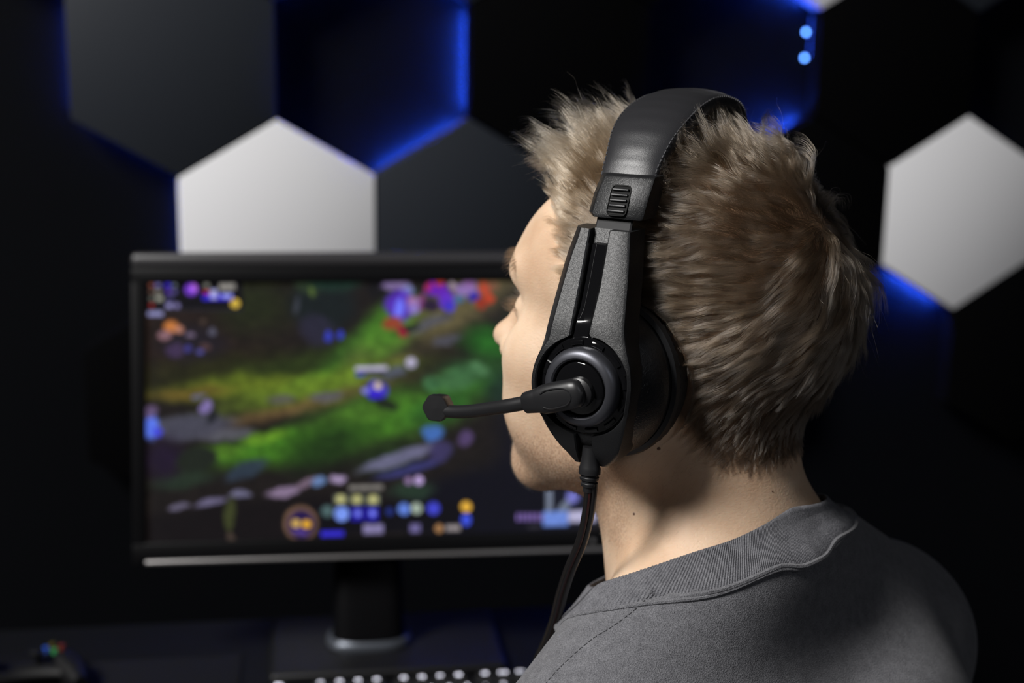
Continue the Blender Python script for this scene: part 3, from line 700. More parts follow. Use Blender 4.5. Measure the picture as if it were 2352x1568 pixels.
# ---- sweatshirt
def shirt_raw(pb_w):
    pb = w2b(pb_w); d = torso_sdf(pb, hands=False) - .0075
    ph = w2h(pb_w)
    d = su(d, neck_sdf(ph) - .004, .045)
    x, y, z = pb[:, 0], pb[:, 1], pb[:, 2]
    # soft folds
    d = d - .0016 * np.sin(38 * (y * .9 + z * .5) + 3 * np.sin(9 * x + 4 * z)) * sstep(-.04, -.14, z) - .0014 * np.sin(24 * (z * 1.1 - y * .7) + 2 * np.sin(14 * y)) * sstep(-.03, -.12, z)
    return d
# neckline: seam radius and collar top height over the angle (body frame, 0 = front, +-180 = back)
NC = np.array([-.004, 0.0])
RB_T = ([0, 40, 60, 75, 84, 92, 99, 115, 133, 150, 180], [.118, .118, .119, .121, .118, .106, .096, .086, .079, .073, .069])
ZT_T = ([0, 25, 45, 66, 80, 90, 105, 135, 160, 180], [-.028, -.022, -.009, .008, .022, .032, .041, .049, .054, .057])
def smooth_tab(T):
    g = np.linspace(-180, 180, 721); y = np.interp(np.abs(g), *T); k = np.hanning(61); k /= k.sum()
    y = np.convolve(np.concatenate([y[-61:-1], y, y[1:61]]), k, 'same')[60:-60]
    return lambda phi: np.interp(np.degrees(phi), g, y)
rb0 = smooth_tab(RB_T); ztf = smooth_tab(ZT_T)
def root(f, lo_, hi_, n=26):
    """f < 0 at lo_, > 0 at hi_ (arrays)"""
    for _ in range(n):
        md = (lo_ + hi_) / 2; v = f(md) < 0; lo_ = np.where(v, md, lo_); hi_ = np.where(v, hi_, md)
    return (lo_ + hi_) / 2
def cyl(phi, r, z): return b2w(np.stack([NC[0] + r * np.cos(phi), NC[1] + r * np.sin(phi), z], 1))
_g = np.linspace(-math.pi, math.pi, 361); _z = ztf(_g) - .020
_rn = np.clip(root(lambda r: shirt_raw(cyl(_g, r, _z)), np.full(361, .02), np.full(361, .16)), .06, .10)
_wt = sstep(math.radians(95), math.radians(130), np.abs(_g))
_rb = rb0(_g) * (1 - _wt) + _rn * _wt; _k = np.hanning(25); _k /= _k.sum(); _rb = np.convolve(np.concatenate([_rb[-26:-1], _rb, _rb[1:26]]), _k, 'same')[25:-25]
def rbf(phi): return np.interp(phi, _g, _rb)
_zb = np.clip(root(lambda z: shirt_raw(cyl(_g, _rb, z)), np.full(361, -.12), np.full(361, .09)), ztf(_g) - .029, ztf(_g) - .019)
_zb = np.convolve(np.concatenate([_zb[-26:-1], _zb, _zb[1:26]]), _k, 'same')[25:-25]
def zbf(phi): return np.interp(phi, _g, _zb)
def shirt_sdf(pw):
    d = shirt_raw(pw); pb = w2b(pw)
    phi = np.arctan2(pb[:, 1] - NC[1], pb[:, 0] - NC[0]); r = np.hypot(pb[:, 0] - NC[0], pb[:, 1] - NC[1])
    d = np.maximum(d, np.minimum((rbf(phi) - .0035) - r, pb[:, 2] - zbf(phi) + .005))
    d = np.maximum(d, np.minimum(rbf(phi) + .004 - r, pb[:, 2] - zbf(phi) - .003))
    wr = (pb[:, 0] - .29)
    d = np.maximum(d, wr)
    return np.maximum(d, -.53 - pb[:, 2])
def bump_off(pw): return shirt_sdf(pw)
Vs, Fs = surface_nets(shirt_sdf, lo - .03, hi + .03, .0040)
Vs = snap(shirt_sdf, Vs, 1)
knit = mat('sweatshirt_grey', (0.088, 0.088, 0.097), 0.85, spec=0.25)
bsdf(knit).inputs['Sheen Weight'].default_value = 0.15; bsdf(knit).inputs['Sheen Roughness'].default_value = .5
def knit_nodes(mt, rib=False):
    tc = nd(mt, 'ShaderNodeTexCoord')
    t = nd(mt, 'ShaderNodeTexNoise'); t.inputs['Scale'].default_value = 1300; t.inputs['Detail'].default_value = 3
    t2 = nd(mt, 'ShaderNodeTexNoise'); t2.inputs['Scale'].default_value = 160; t2.inputs['Detail'].default_value = 4
    ad = nd(mt, 'ShaderNodeMath', operation='MULTIPLY_ADD'); ad.inputs[1].default_value = .45
    r = nd(mt, 'ShaderNodeValToRGB'); r.color_ramp.elements[0].position = .50; r.color_ramp.elements[1].position = .95
    r.color_ramp.elements[0].color = (0.066, 0.066, 0.074, 1); r.color_ramp.elements[1].color = (0.165, 0.165, 0.178, 1)
    lk(mt, tc.outputs['Object'], t.inputs['Vector']); lk(mt, tc.outputs['Object'], t2.inputs['Vector'])
    lk(mt, t2.outputs[0], ad.inputs[0]); lk(mt, t.outputs[0], ad.inputs[2]); lk(mt, ad.outputs[0], r.inputs[0]); lk(mt, r.outputs[0], bsdf(mt).inputs['Base Color'])
    bp = nd(mt, 'ShaderNodeBump'); bp.inputs['Strength'].default_value = .8; bp.inputs['Distance'].default_value = .0008
    lk(mt, t.outputs[0], bp.inputs['Height']); last = bp
    if not rib:
        wv = nd(mt, 'ShaderNodeTexWave'); wv.wave_type = 'BANDS'; wv.bands_direction = 'DIAGONAL'; wv.inputs['Scale'].default_value = 420; wv.inputs['Distortion'].default_value = 5; wv.inputs['Detail'].default_value = 2; wv.inputs['Detail Scale'].default_value = 2
        lk(mt, tc.outputs['Object'], wv.inputs['Vector'])
        b2 = nd(mt, 'ShaderNodeBump'); b2.inputs['Strength'].default_value = .5; b2.inputs['Distance'].default_value = .0006; lk(mt, wv.outputs[1], b2.inputs['Height']); lk(mt, bp.outputs[0], b2.inputs['Normal']); last = b2
    lk(mt, last.outputs[0], bsdf(mt).inputs['Normal'])
knit_nodes(knit)
shirt = fast_mesh('sweatshirt', Vs, Fs, knit, person); shirt['label'] = 'dark grey sweatshirt'
rib_m = mat('collar_rib_grey', (0.075, 0.075, 0.083), 0.9, spec=0.2); knit_nodes(rib_m, True)
NR = 310; NP = NR * 6
phis = np.linspace(-math.pi, math.pi, NP, endpoint=False)
ph_c = np.linspace(-math.pi, math.pi, 241)
rb_c = rbf(ph_c)
zb_c = zbf(ph_c)
zt_c = ztf(ph_c)
k_ = np.hanning(15); k_ /= k_.sum()
def per(y): return np.convolve(np.concatenate([y[-16:-1], y, y[1:16]]), k_, 'same')[15:-15]
zb_c = per(zb_c)
rt_c = root(lambda r: body_sdf(cyl(ph_c, r, zt_c)) - .0035, np.full(241, .02), np.full(241, .14)); rt_c = per(rt_c)
front = sstep(math.radians(75), math.radians(40), np.abs(ph_c)); rt_c = rt_c + .008 * front
I_ = lambda y, ph: np.interp(ph, ph_c, y)
rows = []
T_ = [(0, 0.0), (.06, .0012), (.25, .0016), (.5, .0014), (.75, .001), (.93, .0006), (1.0, .0), (1.005, -.0012), (.97, -.0026), (.7, -.0022), (.3, -.002), (.0, -.002)]
rib = np.cos(phis * NR) * .00033
rows = []
for t, off in T_:
    tt = min(t, 1.0); bulge = .0035 * math.sin(math.pi * tt)
    rr = I_(rb_c, phis) * (1 - tt) + I_(rt_c, phis) * tt; zz = I_(zb_c, phis) * (1 - tt) + I_(zt_c, phis) * tt
    nr = (I_(zt_c, phis) - I_(zb_c, phis)); nz = (I_(rb_c, phis) - I_(rt_c, phis)); nl = np.hypot(nr, nz); nr = nr / nl; nz = nz / nl
    o_ = off + (rib if 0 < t < 1 and off > 0 else 0) - bulge * .35
    rows.append(cyl(phis, rr + nr * o_, zz + nz * o_ + (t - tt) * .02))
CV = np.array(rows); K_ = len(T_)
cf = CV.reshape(-1, 3); need = np.repeat(np.array([.0045 + o for _, o in T_]), NP) + np.tile(rib, K_)
cf = cf + grad(body_sdf, cf) * np.maximum(0, need - body_sdf(cf))[:, None]; CV = cf.reshape(CV.shape)
ii = np.arange(K_ * NP).reshape(K_, NP); fq = np.stack([ii[:-1], np.roll(ii[:-1], -1, 1), np.roll(ii[1:], -1, 1), ii[1:]], -1).reshape(-1, 4)
col_o = fast_mesh('collar', CV.reshape(-1, 3), fq, rib_m, shirt); col_o['label'] = 'ribbed crew collar'
# collar seam: a raised double welt following the lower edge
ph2 = np.linspace(-math.pi, math.pi, 360)
pts = cyl(ph2, I_(rb_c, ph2), I_(zb_c, ph2)); pts2 = cyl(ph2, I_(rb_c, ph2) + .0042, I_(zb_c, ph2) - .0006)
pts2 = pts2 - grad(shirt_raw, pts2) * (shirt_raw(pts2)[:, None])
MB().tube(pts, .0019, 8, cap=False).tube(pts2, .0015, 8, cap=False).build('collar_seam', knit, shirt)
# shoulder seam: stitches lying on the cloth from the collar to the sleeve
thread = mat('stitch_thread', (0.03, 0.03, 0.034), .8)
def on_shirt(px, py):
    d = ray(px, py); t = .55
    for _ in range(90): t += shirt_raw((CAM + d * t)[None])[0] * .75
    return CAM + d * t
path = catmull(np.array([on_shirt(*p) for p in ((1500, 1358), (1452, 1405), (1401, 1442), (1362, 1466), (1312, 1508), (1270, 1550), (1232, 1600), (1200, 1660))]), 14)
ds = np.r_[0, np.cumsum(np.linalg.norm(np.diff(path, axis=0), axis=1))]; b = MB(); s_t = 0.0
while s_t + .0026 < ds[-1]:
    pp = np.stack([np.interp([s_t, s_t + .0013, s_t + .0026], ds, path[:, k]) for k in range(3)], 1)
    pp = pp - grad(shirt_raw, pp) * (shirt_raw(pp)[:, None] - .0001); b.tube(pp, .00032, 6); s_t += .0036
st = b.build('shoulder_seam', thread, shirt); st['kind'] = 'stuff'

# ------------------------------------------------------------------ headset (built in the H frame: x forward, y left, z up; origin between the ears)
headset = empty('headset', (0, 0, 0)); headset.matrix_world = Matrix(((F[0], L[0], 0, H[0]), (F[1], L[1], 0, H[1]), (F[2], L[2], 1, H[2]), (0, 0, 0, 1)))
tag(headset, 'black over-ear gaming headset with boom microphone worn on the head', 'headset')
def plastic(name, col, rough, scale, strength, dist, spec=.5):
    mt = mat(name, col, rough, spec=spec)
    tc = nd(mt, 'ShaderNodeTexCoord'); wn = nd(mt, 'ShaderNodeTexNoise'); wn.inputs['Scale'].default_value = scale * .5; wn.inputs['Detail'].default_value = 2
    ad = nd(mt, 'ShaderNodeVectorMath', operation='MULTIPLY_ADD'); ad.inputs[1].default_value = (.004, .004, .004)
    t = nd(mt, 'ShaderNodeTexNoise'); t.inputs['Scale'].default_value = scale; t.inputs['Detail'].default_value = 1.5; t.inputs['Roughness'].default_value = .4; t.inputs['Distortion'].default_value = 1.2
    lk(mt, tc.outputs['Object'], wn.inputs['Vector']); lk(mt, wn.outputs['Color'], ad.inputs[0]); lk(mt, tc.outputs['Object'], ad.inputs[2]); lk(mt, ad.outputs[0], t.inputs['Vector'])
    bp = nd(mt, 'ShaderNodeBump'); bp.inputs['Strength'].default_value = strength; bp.inputs['Distance'].default_value = dist; lk(mt, t.outputs[0], bp.inputs['Height']); lk(mt, bp.outputs[0], bsdf(mt).inputs['Normal'])
    return mt
tex_m = plastic('textured_plastic', (0.008, 0.0082, 0.009), 0.42, 900, .30, .0005, spec=.35)
dome_m = plastic('dome_leatherette', (0.010, 0.010, 0.011), 0.36, 650, .6, .0004, spec=.5)
matte_m = mat('dull_plastic', (0.004, 0.004, 0.004), .7, spec=.2)
smooth_m = mat('matte_plastic', (0.010, 0.010, 0.011), 0.40); noise_bump(smooth_m, 3500, .15, .0001)
gloss_m = mat('gloss_plastic', (0.004, 0.004, 0.0045), 0.06, spec=.5)
satin_m = mat('satin_ring', (0.085, 0.087, 0.10), 0.42, metal=.8)
leather = mat('leather_band', (0.017, 0.017, 0.019), 0.40, spec=.5)
noise_bump(leather, 1700, .35, .0003, kind='DISTANCE_TO_EDGE' if False else 'noise', detail=3, rough=.6)
cush = mat('leather_cushion', (0.010, 0.010, 0.011), 0.45, spec=.45); noise_bump(cush, 900, .5, .0005, detail=3)
cable_m = mat('cable_rubber', (0.008, 0.007, 0.007), 0.38); red_m = mat('cable_red', (0.035, 0.003, 0.003), .5)
dark_metal = mat('slider_metal', (0.012, 0.012, 0.013), 0.62, spec=.3)

# side profile of arm/arch: (z, y) of the outer surface on the left side
AZ = [-.050, -.040, -.020, 0.0, .020, .035, .060, .090, .104, .120]
AY = [.113, .119, .124, .1255, .1235, .119, .108, .095, .0895, .083]
def yo(z): return np.interp(z, AZ, AY)
def smooth_poly(xs, ys, n=9):
    g = np.linspace(xs[0], xs[-1], 400); y = np.interp(g, xs, ys); k = np.hanning(41); k /= k.sum(); yp = np.pad(y, 40, mode='reflect', reflect_type='odd'); y2 = np.convolve(yp, k, 'same')[40:-40]
    return lambda q: np.interp(q, g, y2)
yof = smooth_poly(AZ, AY)
UL = smooth_poly([-.052, -.047, -.0414, -.0304, -.0126, -.002, .0115, .0219, .0393, .0591, .0737, .0895, .095], [.006, .0120, .0180, .0260, .0320, .0330, .0310, .0275, .0262, .0250, .0237, .0207, .0196])
UR = smooth_poly([-.052, -.047, -.040, -.0275, -.0137, .0021, .0146, .0286, .0356, .0637, .0892, .095], [-.008, -.0160, -.0220, -.0265, -.0300, -.0322, -.0305, -.0250, -.0232, -.0190, -.0141, -.0132])
def side(sgn):
    """one earphone; sgn +1 left, -1 right"""
    M = lambda v: [(p[0], sgn * p[1], p[2]) for p in v]
    def fin(b, name, m, par, auto=35, **k):
        b.v = M(b.v)
        if sgn < 0: b.f = [q[::-1] for q in b.f]
        return b.build(name, m, par, auto=auto)
    RBZ = .0290          # bezel radius
    # fork plate: rows of one cross-section from top to bottom, groove in the middle
    rows = []
    zs = np.concatenate([np.linspace(.0885, .034, 34), np.linspace(.0325, -.0325, 56), np.linspace(-.0335, -.0495, 12)])
    for z in zs:
        ul, ur = float(UL(z)) + .0040, float(UR(z)); y = float(yof(z))
        gl = np.interp(z, [.030, .057, .0905], [.0103, .0108, .0120]); gr = np.interp(z, [.030, .057, .0905], [-.0012, -.0020, -.0005])
        if abs(z) < RBZ + .004:
            rad = RBZ + .0012; c = math.sqrt(max(0, rad * rad - z * z)); gl = max(gl, c) if z > 0 else max(c, .006); gr = min(gr, -c) if z > 0 else min(-c, -.006)
        if z < -RBZ: gl, gr = .0052, -.0052
        gl = min(gl, ul - .003); gr = max(gr, ur + .003)
        if z < -.0465: gl, gr = min(gl, ul - .002), max(gr, ur + .002)
        ch = min(.0065, (ul - gl) * .45)
        dep = .0060
        rows.append([(ul - .0005, y - .020, z), (ul, y - .0100, z), (ul - .0005, y - .0085, z), (ul - ch, y - .0012, z), (ul - ch - .0012, y, z), (gl + .0008, y, z), (gl, y - .0008, z), (gl, y - dep, z),
                     (gr, y - dep, z), (gr, y - .0008, z), (gr - .0008, y, z), (ur + .0022, y, z), (ur + .0006, y - .0010, z), (ur, y - .0030, z), (ur, y - .020, z)])
    b = MB(); b.loft(rows, closed=True, caps=True); fin(b, 'fork_plate', tex_m, headset)
    # glossy inlay of the groove
    rows = []
    for z in np.concatenate([np.linspace(.0805, .079, 3), np.linspace(.078, .022, 30)]):
        y = float(yof(z)); gl = np.interp(z, [.022, .030, .057, .0905], [.0115, .0093, .0097, .0108]); gr = np.interp(z, [.022, .030, .057, .0905], [-.003, -.0008, -.0014, .0003])
        k = 0.0 if z < .0795 else (z - .0795) / .001 * .0012
        h = -.0022 - (.0025 if z > .0802 else 0)
        tl = .0017 * float(sstep(.034, .046, z))
        rows.append([(gl - k, y - .006, z), (gl - k, y + h - .0007 - tl, z), (gl - k - .0008, y + h - tl * .93, z), ((gl + gr) / 2, y + h - tl * .42, z), (gr + k + .0008, y + h, z), (gr + k, y + h - .0007, z), (gr + k, y - .006, z)])
    b = MB(); b.loft(rows, closed=True, caps=True); fin(b, 'gloss_inlay', gloss_m, headset)
    # earcup body
    def ly(prof, n=72, cz=0.0, cx=0.0, tilt=0.0, sx=1.0):
        b = MB(); b.lathe(prof, n); b.v = [(cx + p[0] * sx, p[2], cz + p[1]) for p in b.v]; b.f = [q[::-1] for q in b.f]; return b
    cx, cz = .000, -.003
    SXC = .86
    cb = ly([(.0, .080), (.030, .080), (.0425, .0815), (.0455, .085), (.0462, .090), (.0450, .096), (.0420, .104), (.0375, .111), (.033, .116), (.028, .118), (0, .118)], 80, cz, cx, sx=SXC)
    cup = fin(cb, 'earcup', dome_m, headset)
    lip = ly([(.0440, .0775), (.0487, .0780), (.0500, .0800), (.0490, .0835), (.0462, .0850), (.0440, .0840)], 80, cz, cx, sx=SXC); fin(lip, 'rubber_lip', smooth_m, cup)
    # cushion: a puckered ring
    n = 180; prof = [(.0200, .070), (.0215, .0635), (.0270, .0590), (.0350, .0575), (.0430, .0595), (.0480, .0650), (.0495, .0710), (.0485, .0765), (.0440, .0795), (.020, .0795)]
    b = MB(); b.lathe(prof, n); vv = np.array(b.v).reshape(n, len(prof), 3)
    for i in range(n):
        w_ = .0008 * math.sin(i * 2 * math.pi / n * 46) + .0004 * math.sin(i * 1.7)
        for j in (5, 6, 7): vv[i, j, :2] *= 1 + w_ * 14 * (1.5 if j == 7 else .7) * .5
    b.v = [(cx + p[0] * SXC, p[2], cz + p[1]) for p in vv.reshape(-1, 3)]; b.f = [q[::-1] for q in b.f]
    fin(b, 'ear_cushion', cush, cup)
    # face: bezel with slots, satin ring, disc
    Y0 = .1195
    bz = ly([(0, Y0 - .004), (.0288, Y0 - .004), (.0290, Y0 + .0005), (.0284, Y0 + .0012), (.0236, Y0 + .0018), (.0228, Y0 + .0010), (0, Y0 + .0010)], 120); bz_o = fin(bz, 'bezel_ring', gloss_m, headset)
    b = MB()
    for k in range(12):
        a0 = math.radians(78 + k * 30); da = math.radians(8.5)
        rows = []; b = MB()
        for a in np.linspace(a0 - da, a0 + da, 9):
            rows.append([(r * math.cos(a), y, r * math.sin(a)) for r, y in ((.0250, Y0 + .0012), (.0250, Y0 + .0024), (.0256, Y0 + .0026), (.0272, Y0 + .0022), (.0277, Y0 + .0018), (.0277, Y0 + .0008))])
        b.loft(rows, closed=True, caps=True); fin(b, 'slot', gloss_m, bz_o)
    sr = ly([(.0235, Y0), (.0238, Y0 + .005), (.0228, Y0 + .0078), (.0205, Y0 + .0096), (.0182, Y0 + .0098), (.0172, Y0 + .0090), (.0168, Y0 + .0070), (.0166, Y0 + .001)], 120); fin(sr, 'satin_ring', satin_m, headset)
    ds_ = ly([(0, Y0 + .0092), (.0140, Y0 + .0090), (.0155, Y0 + .0082), (.0160, Y0 + .0068), (.0160, Y0 + .001)], 120); fin(ds_, 'gloss_disc', gloss_m, headset)
    # slider, slider housing
    tipz = .1215
    pz = np.linspace(.080, .118, 8); b = MB()
    rows = [[(x, float(np.interp(z, [.08, .104, .12], [.0915, .0815, .074])) + o, z) for x, o in ((.0115, 0), (.0120, .0008), (.0110, .0016), (-.0105, .0016), (-.0115, .0008), (-.0110, 0))] for z in pz]
    b.loft(rows, closed=True, caps=True); fin(b, 'slider', dark_metal, headset)
    hb = MB(); rows = []
    for z, xl_, xr_, o in ((.0945, .0150, -.0165, -.004), (.0950, .0170, -.0185, -.0010), (.0970, .0185, -.0195, .0), (.1080, .0175, -.0205, .001), (.1180, .0155, -.0215, .001), (.1195, .0150, -.0213, .0), (.1200, .0140, -.0205, -.003)):
        y = float(np.interp(z, [.094, .12], [.0915, .0790])) + o; yb = float(np.interp(z, [.094, .12], [.0740, .0620]))
        rows.append([(xl_, yb, z), (xl_ + .001, y - .0075, z), (xl_ - .004, y - .0008, z), (xl_ - .0052, y, z), (xr_ + .0020, y, z), (xr_ + .0004, y - .0010, z), (xr_, y - .003, z), (xr_, yb, z)])
    hb.loft(rows, closed=True, caps=True); hous = fin(hb, 'slider_housing', tex_m, headset)
    # recessed ribbed window on the housing
    def hy(z): return float(np.interp(z, [.094, .12], [.0915, .0790])) + .001
    b = MB(); o_ = []
    for a in np.linspace(0, 2 * math.pi, 40, endpoint=False):
        ex = .0062 * np.sign(math.cos(a)) * abs(math.cos(a)) ** .35; ez = .0082 * np.sign(math.sin(a)) * abs(math.sin(a)) ** .35; o_.append((-.0022 + ex, ez + .1055))
    rows = [[(x * k + -.0022 * (1 - k), hy(z * k + .1055 * (1 - k)) + h, z * k + .1055 * (1 - k)) for x, z in o_] for k, h in ((1.06, -.0002), (1.06, .0005), (1.0, .0006), (.98, .0001), (.97, .00005), (.01, .00005))]
    b.loft(rows, closed=True); w_o = fin(b, 'rib_window', matte_m, hous)
    for k in range(5):
        z = .0995 + k * .0030; b = MB()
        b.tube([(.0030, hy(z) + .0007, z), (-.0072, hy(z) + .0007, z)], .00085, 10, ref=(0, 1, 0)); fin(b, 'rib', smooth_m, hous)
side(1); side(-1)

# headband: padded arch over the skull; centre line in the y,z plane (outer face)
arch = [(.0770, .1175), (.0710, .1300), (.0580, .1450), (.0400, .1560), (.0200, .1630), (0, .1665), (-.022, .1665), (-.044, .1620), (-.062, .1520), (-.0745, .1370), (-.0790, .1175)]
AP = catmull([(y, z, 0) for y, z in arch], 12)[:, :2]
nA = len(AP); tg = np.gradient(AP, axis=0); tg /= np.linalg.norm(tg, axis=1)[:, None]; nr_ = np.stack([-tg[:, 1], tg[:, 0]], 1)
nr_ *= np.sign((nr_ * (AP - np.array([0, .05]))).sum(1))[:, None]
sarc = np.r_[0, np.cumsum(np.linalg.norm(np.diff(AP, axis=0), axis=1))]; sarc /= sarc[-1]
def bandw(s):  # half width and thickness along the arch
    e = min(s, 1 - s); return .0185 + .0060 * sstep(0, .30, e), .0100 + .0060 * sstep(.0, .10, e)
rows = []
PROF = [(-1.0, -.30), (-.985, -.18), (-.95, -.08), (-.90, -.015), (-.80, .06), (-.6, .16), (-.3, .22), (0, .24), (.3, .22), (.6, .16), (.80, .06), (.90, -.015), (.95, -.08), (.985, -.18), (1.0, -.30), (.985, -.45), (.90, -.62), (.6, -.80), (0, -.88), (-.6, -.80), (-.90, -.62), (-.985, -.45)]
for i in range(nA):
    hw, th = bandw(sarc[i]); wr_ = .00012 * math.sin(i * .9)
    rows.append([(hw * u_ - .001, AP[i, 0] + nr_[i, 0] * (th * (v_ - .24) + wr_ * (1 - abs(u_))), AP[i, 1] + nr_[i, 1] * (th * (v_ - .24) + wr_ * (1 - abs(u_)))) for u_, v_ in PROF])
b = MB(); b.loft(rows, closed=True, caps=True); band = b.build('headband', leather, headset, auto=None); band['label'] = 'padded leather headband with stitched edges'
# stitching along both edges
b = MB(); th_m = mat('band_stitch', (0.05, 0.05, 0.055), .6)
for s in (-1, 1):
    L0 = []
    for i in range(nA):
        hw, th = bandw(sarc[i]); L0.append((s * hw * .935 - .001, AP[i, 0] + nr_[i, 0] * th * (-.03 - .24), AP[i, 1] + nr_[i, 1] * th * (-.03 - .24)))
    L0 = np.array(L0); dd = np.r_[0, np.cumsum(np.linalg.norm(np.diff(L0, axis=0), axis=1))]; q = .002
    while q < dd[-1] - .004:
        pp = np.stack([np.interp([q, q + .0011, q + .0022], dd, L0[:, k]) for k in range(3)], 1); b.tube(pp, .00042, 6); q += .0034
b.build('stitching', th_m, band)['kind'] = 'stuff'

# boom microphone on the left side
Yk = .1290
pv = MB(); pv.lathe([(0, .0), (.0088, .0), (.0092, .0012), (.0088, .0042), (.0070, .0056), (0, .0060)], 40); pv.v = [(p[0] * 1.0 - .0015, Yk - .001 + p[2], p[1] - .0015) for p in pv.v]; pv.f = [q[::-1] for q in pv.f]
boomroot = pv.build('boom_pivot', smooth_m, headset)
ax0 = np.array([-.0050, .1335, .0000]); ax1 = np.array([.0330, .1315, -.0125])
d_ = (ax1 - ax0) / np.linalg.norm(ax1 - ax0); side_ = np.cross(d_, [0, 1, 0]); side_ /= np.linalg.norm(side_); o_y = np.cross(side_, d_)
rows = []
for t, hw, hh in ((-.05, .0020, .0030), (-.01, .0062, .0048), (.05, .0080, .0058), (.14, .0088, .0064), (.50, .0090, .0066), (.66, .0086, .0064), (.74, .0076, .0060), (.78, .0073, .0058), (.98, .0064, .0056), (1.0, .0058, .0050), (1.01, .0035, .0035)):
    c = ax0 + (ax1 - ax0) * t
    rows.append([tuple(c + side_ * hw * np.sign(math.cos(a)) * abs(math.cos(a)) ** .75 + o_y * hh * np.sign(math.sin(a)) * abs(math.sin(a)) ** .75) for a in np.linspace(0, 2 * math.pi, 28, endpoint=False)])
b = MB(); b.loft(rows, closed=True, caps=True); knob = b.build('boom_grip', smooth_m, headset, auto=40)
b = MB(); lp = [ax0 + (ax1 - ax0) * t + side_ * w_ + o_y * .0062 for t, w_ in ((.62, -.0040), (.50, -.0055), (.25, -.0052), (.14, -.0030), (.11, 0), (.14, .0030), (.25, .0052), (.50, .0055), (.62, .0040))]
b.tube(catmull(lp, 6), .00045, 6); b.build('grip_outline', smooth_m, knob)
bp_ = catmull([ax0 + (ax1 - ax0) * .97, (.045, .1302, -.0165), (.060, .1262, -.0215), (.075, .1222, -.0262), (.088, .1190, -.0295), (.0975, .1170, -.0310), (.103, .1160, -.0305)], 10)
MB().tube(bp_, np.linspace(.0043, .0040, len(bp_)), 20).build('boom', smooth_m, headset)
mc = np.array([.1045, .1160, -.0295]); md = np.array([-.25, 1.0, .10]); md /= np.linalg.norm(md); m1 = np.cross(md, [0, 0, 1.]); m1 /= np.linalg.norm(m1); m2 = np.cross(m1, md)
rows = []
for t, r_ in ((-.0085, .0), (-.0083, .0058), (-.0070, .0074), (-.0020, .0078), (.0010, .0078), (.0016, .0086), (.0050, .0086), (.0062, .0078), (.0064, .0)):
    rows.append([tuple(mc + md * t + (m1 * math.cos(a) + m2 * math.sin(a)) * r_ * (1 + .04 * math.cos(6 * a))) for a in np.linspace(0, 2 * math.pi, 36, endpoint=False)])
b = MB(); b.loft(rows, closed=True); b.build('microphone', smooth_m, headset)
# cable exit, strain relief and cable
ex = np.array([-.0020, .1150, -.0500])
b = MB(); rows = []
for z, rx, ry in ((-.038, .0050, .004), (-.044, .0052, .0045), (-.0500, .0062, .0055), (-.0512, .0068, .0058), (-.0545, .0068, .0058), (-.0550, .0052, .0048), (-.0562, .0052, .0048), (-.0566, .0060, .0052), (-.0582, .0058, .0050), (-.0586, .0046, .0042), (-.0600, .0046, .0042), (-.0604, .0052, .0046), (-.0622, .0048, .0044), (-.0630, .0036, .0034), (-.0660, .0034, .0032)):
    rows.append([(ex[0] + rx * math.cos(a) - .02 * (z + .05), ex[1] + ry * math.sin(a), z) for a in np.linspace(0, 2 * math.pi, 24, endpoint=False)])
b.loft(rows, closed=True, caps=True); b.build('strain_relief', smooth_m, headset, auto=25)

cab_px = [(1358, 1108, .806), (1356, 1140, .808), (1349, 1190, .815), (1335, 1245, .828), (1308, 1310, .845), (1290, 1365, .862), (1276, 1420, .88), (1258, 1470, .90), (1240, 1510, .915), (1222, 1560, .93), (1205, 1640, .95), (1190, 1760, .96)]
cw = [at(*p) for p in cab_px]; cl = catmull([(w2h(p[None])[0]) for p in cw], 10)
wob = np.stack([np.full(len(cl), .0016), np.full(len(cl), .0008), np.zeros(len(cl))], 1)
MB().tube(cl + wob, .0021, 12).tube(cl - wob, .0021, 12).build('cable', cable_m, headset)
MB().tube(cl + wob * .2 + np.array([-.0002, .0012, 0]), .00115, 8).build('cable_stripe', red_m, headset)

# ------------------------------------------------------------------ hair
# outline of headband and fork in the y,z plane (polar about (0, .05)) so that hair lies beside and under it
of = [(float(yof(z)) - .019, z) for z in np.linspace(.0, .094, 12)] + [(AP[i, 0] - nr_[i, 0] * bandw(sarc[i])[1], AP[i, 1] - nr_[i, 1] * bandw(sarc[i])[1]) for i in range(2, nA - 2, 3)] + [(-float(yof(z)) + .019, z) for z in np.linspace(.094, 0, 12)]
of = np.array(of); oth = np.arctan2(of[:, 1] - .05, of[:, 0]); orr = np.hypot(of[:, 0], of[:, 1] - .05); oth = np.where(oth < -2, oth + 2 * math.pi, oth); o_s = np.argsort(oth); oth = oth[o_s]; orr = orr[o_s]
def inner_r(y, z):
    t = np.arctan2(z - .05, y); t = np.where(t < -2, t + 2 * math.pi, t); return np.interp(t, oth, orr)
def avoid(P):
    """P (..., 3) in the H frame; keeps strands off the headband, the forks and the earcups"""
    sh = P.shape; P = P.reshape(-1, 3).copy(); x, y, z = P.T
    r = np.hypot(y, z - .05); hw = .0240; ins = (np.abs(x) < hw) & (r > inner_r(y, z) - .0015) & (z > .0)
    P[ins, 0] = np.where(x[ins] > 0, hw, -hw) + rng.normal(0, .0008, ins.sum())
    x, y, z = P.T; rc = np.hypot(x / .90, z + .003); ic = (rc < .0515) & (np.abs(y) > .058)
    k = np.where(ic, .0515 / np.maximum(rc, 1e-3), 1.0); P[:, 0] = x * k; P[:, 2] = (z + .003) * k - .003
    return P.reshape(sh)
W = np.array([-.104, .000, .098])
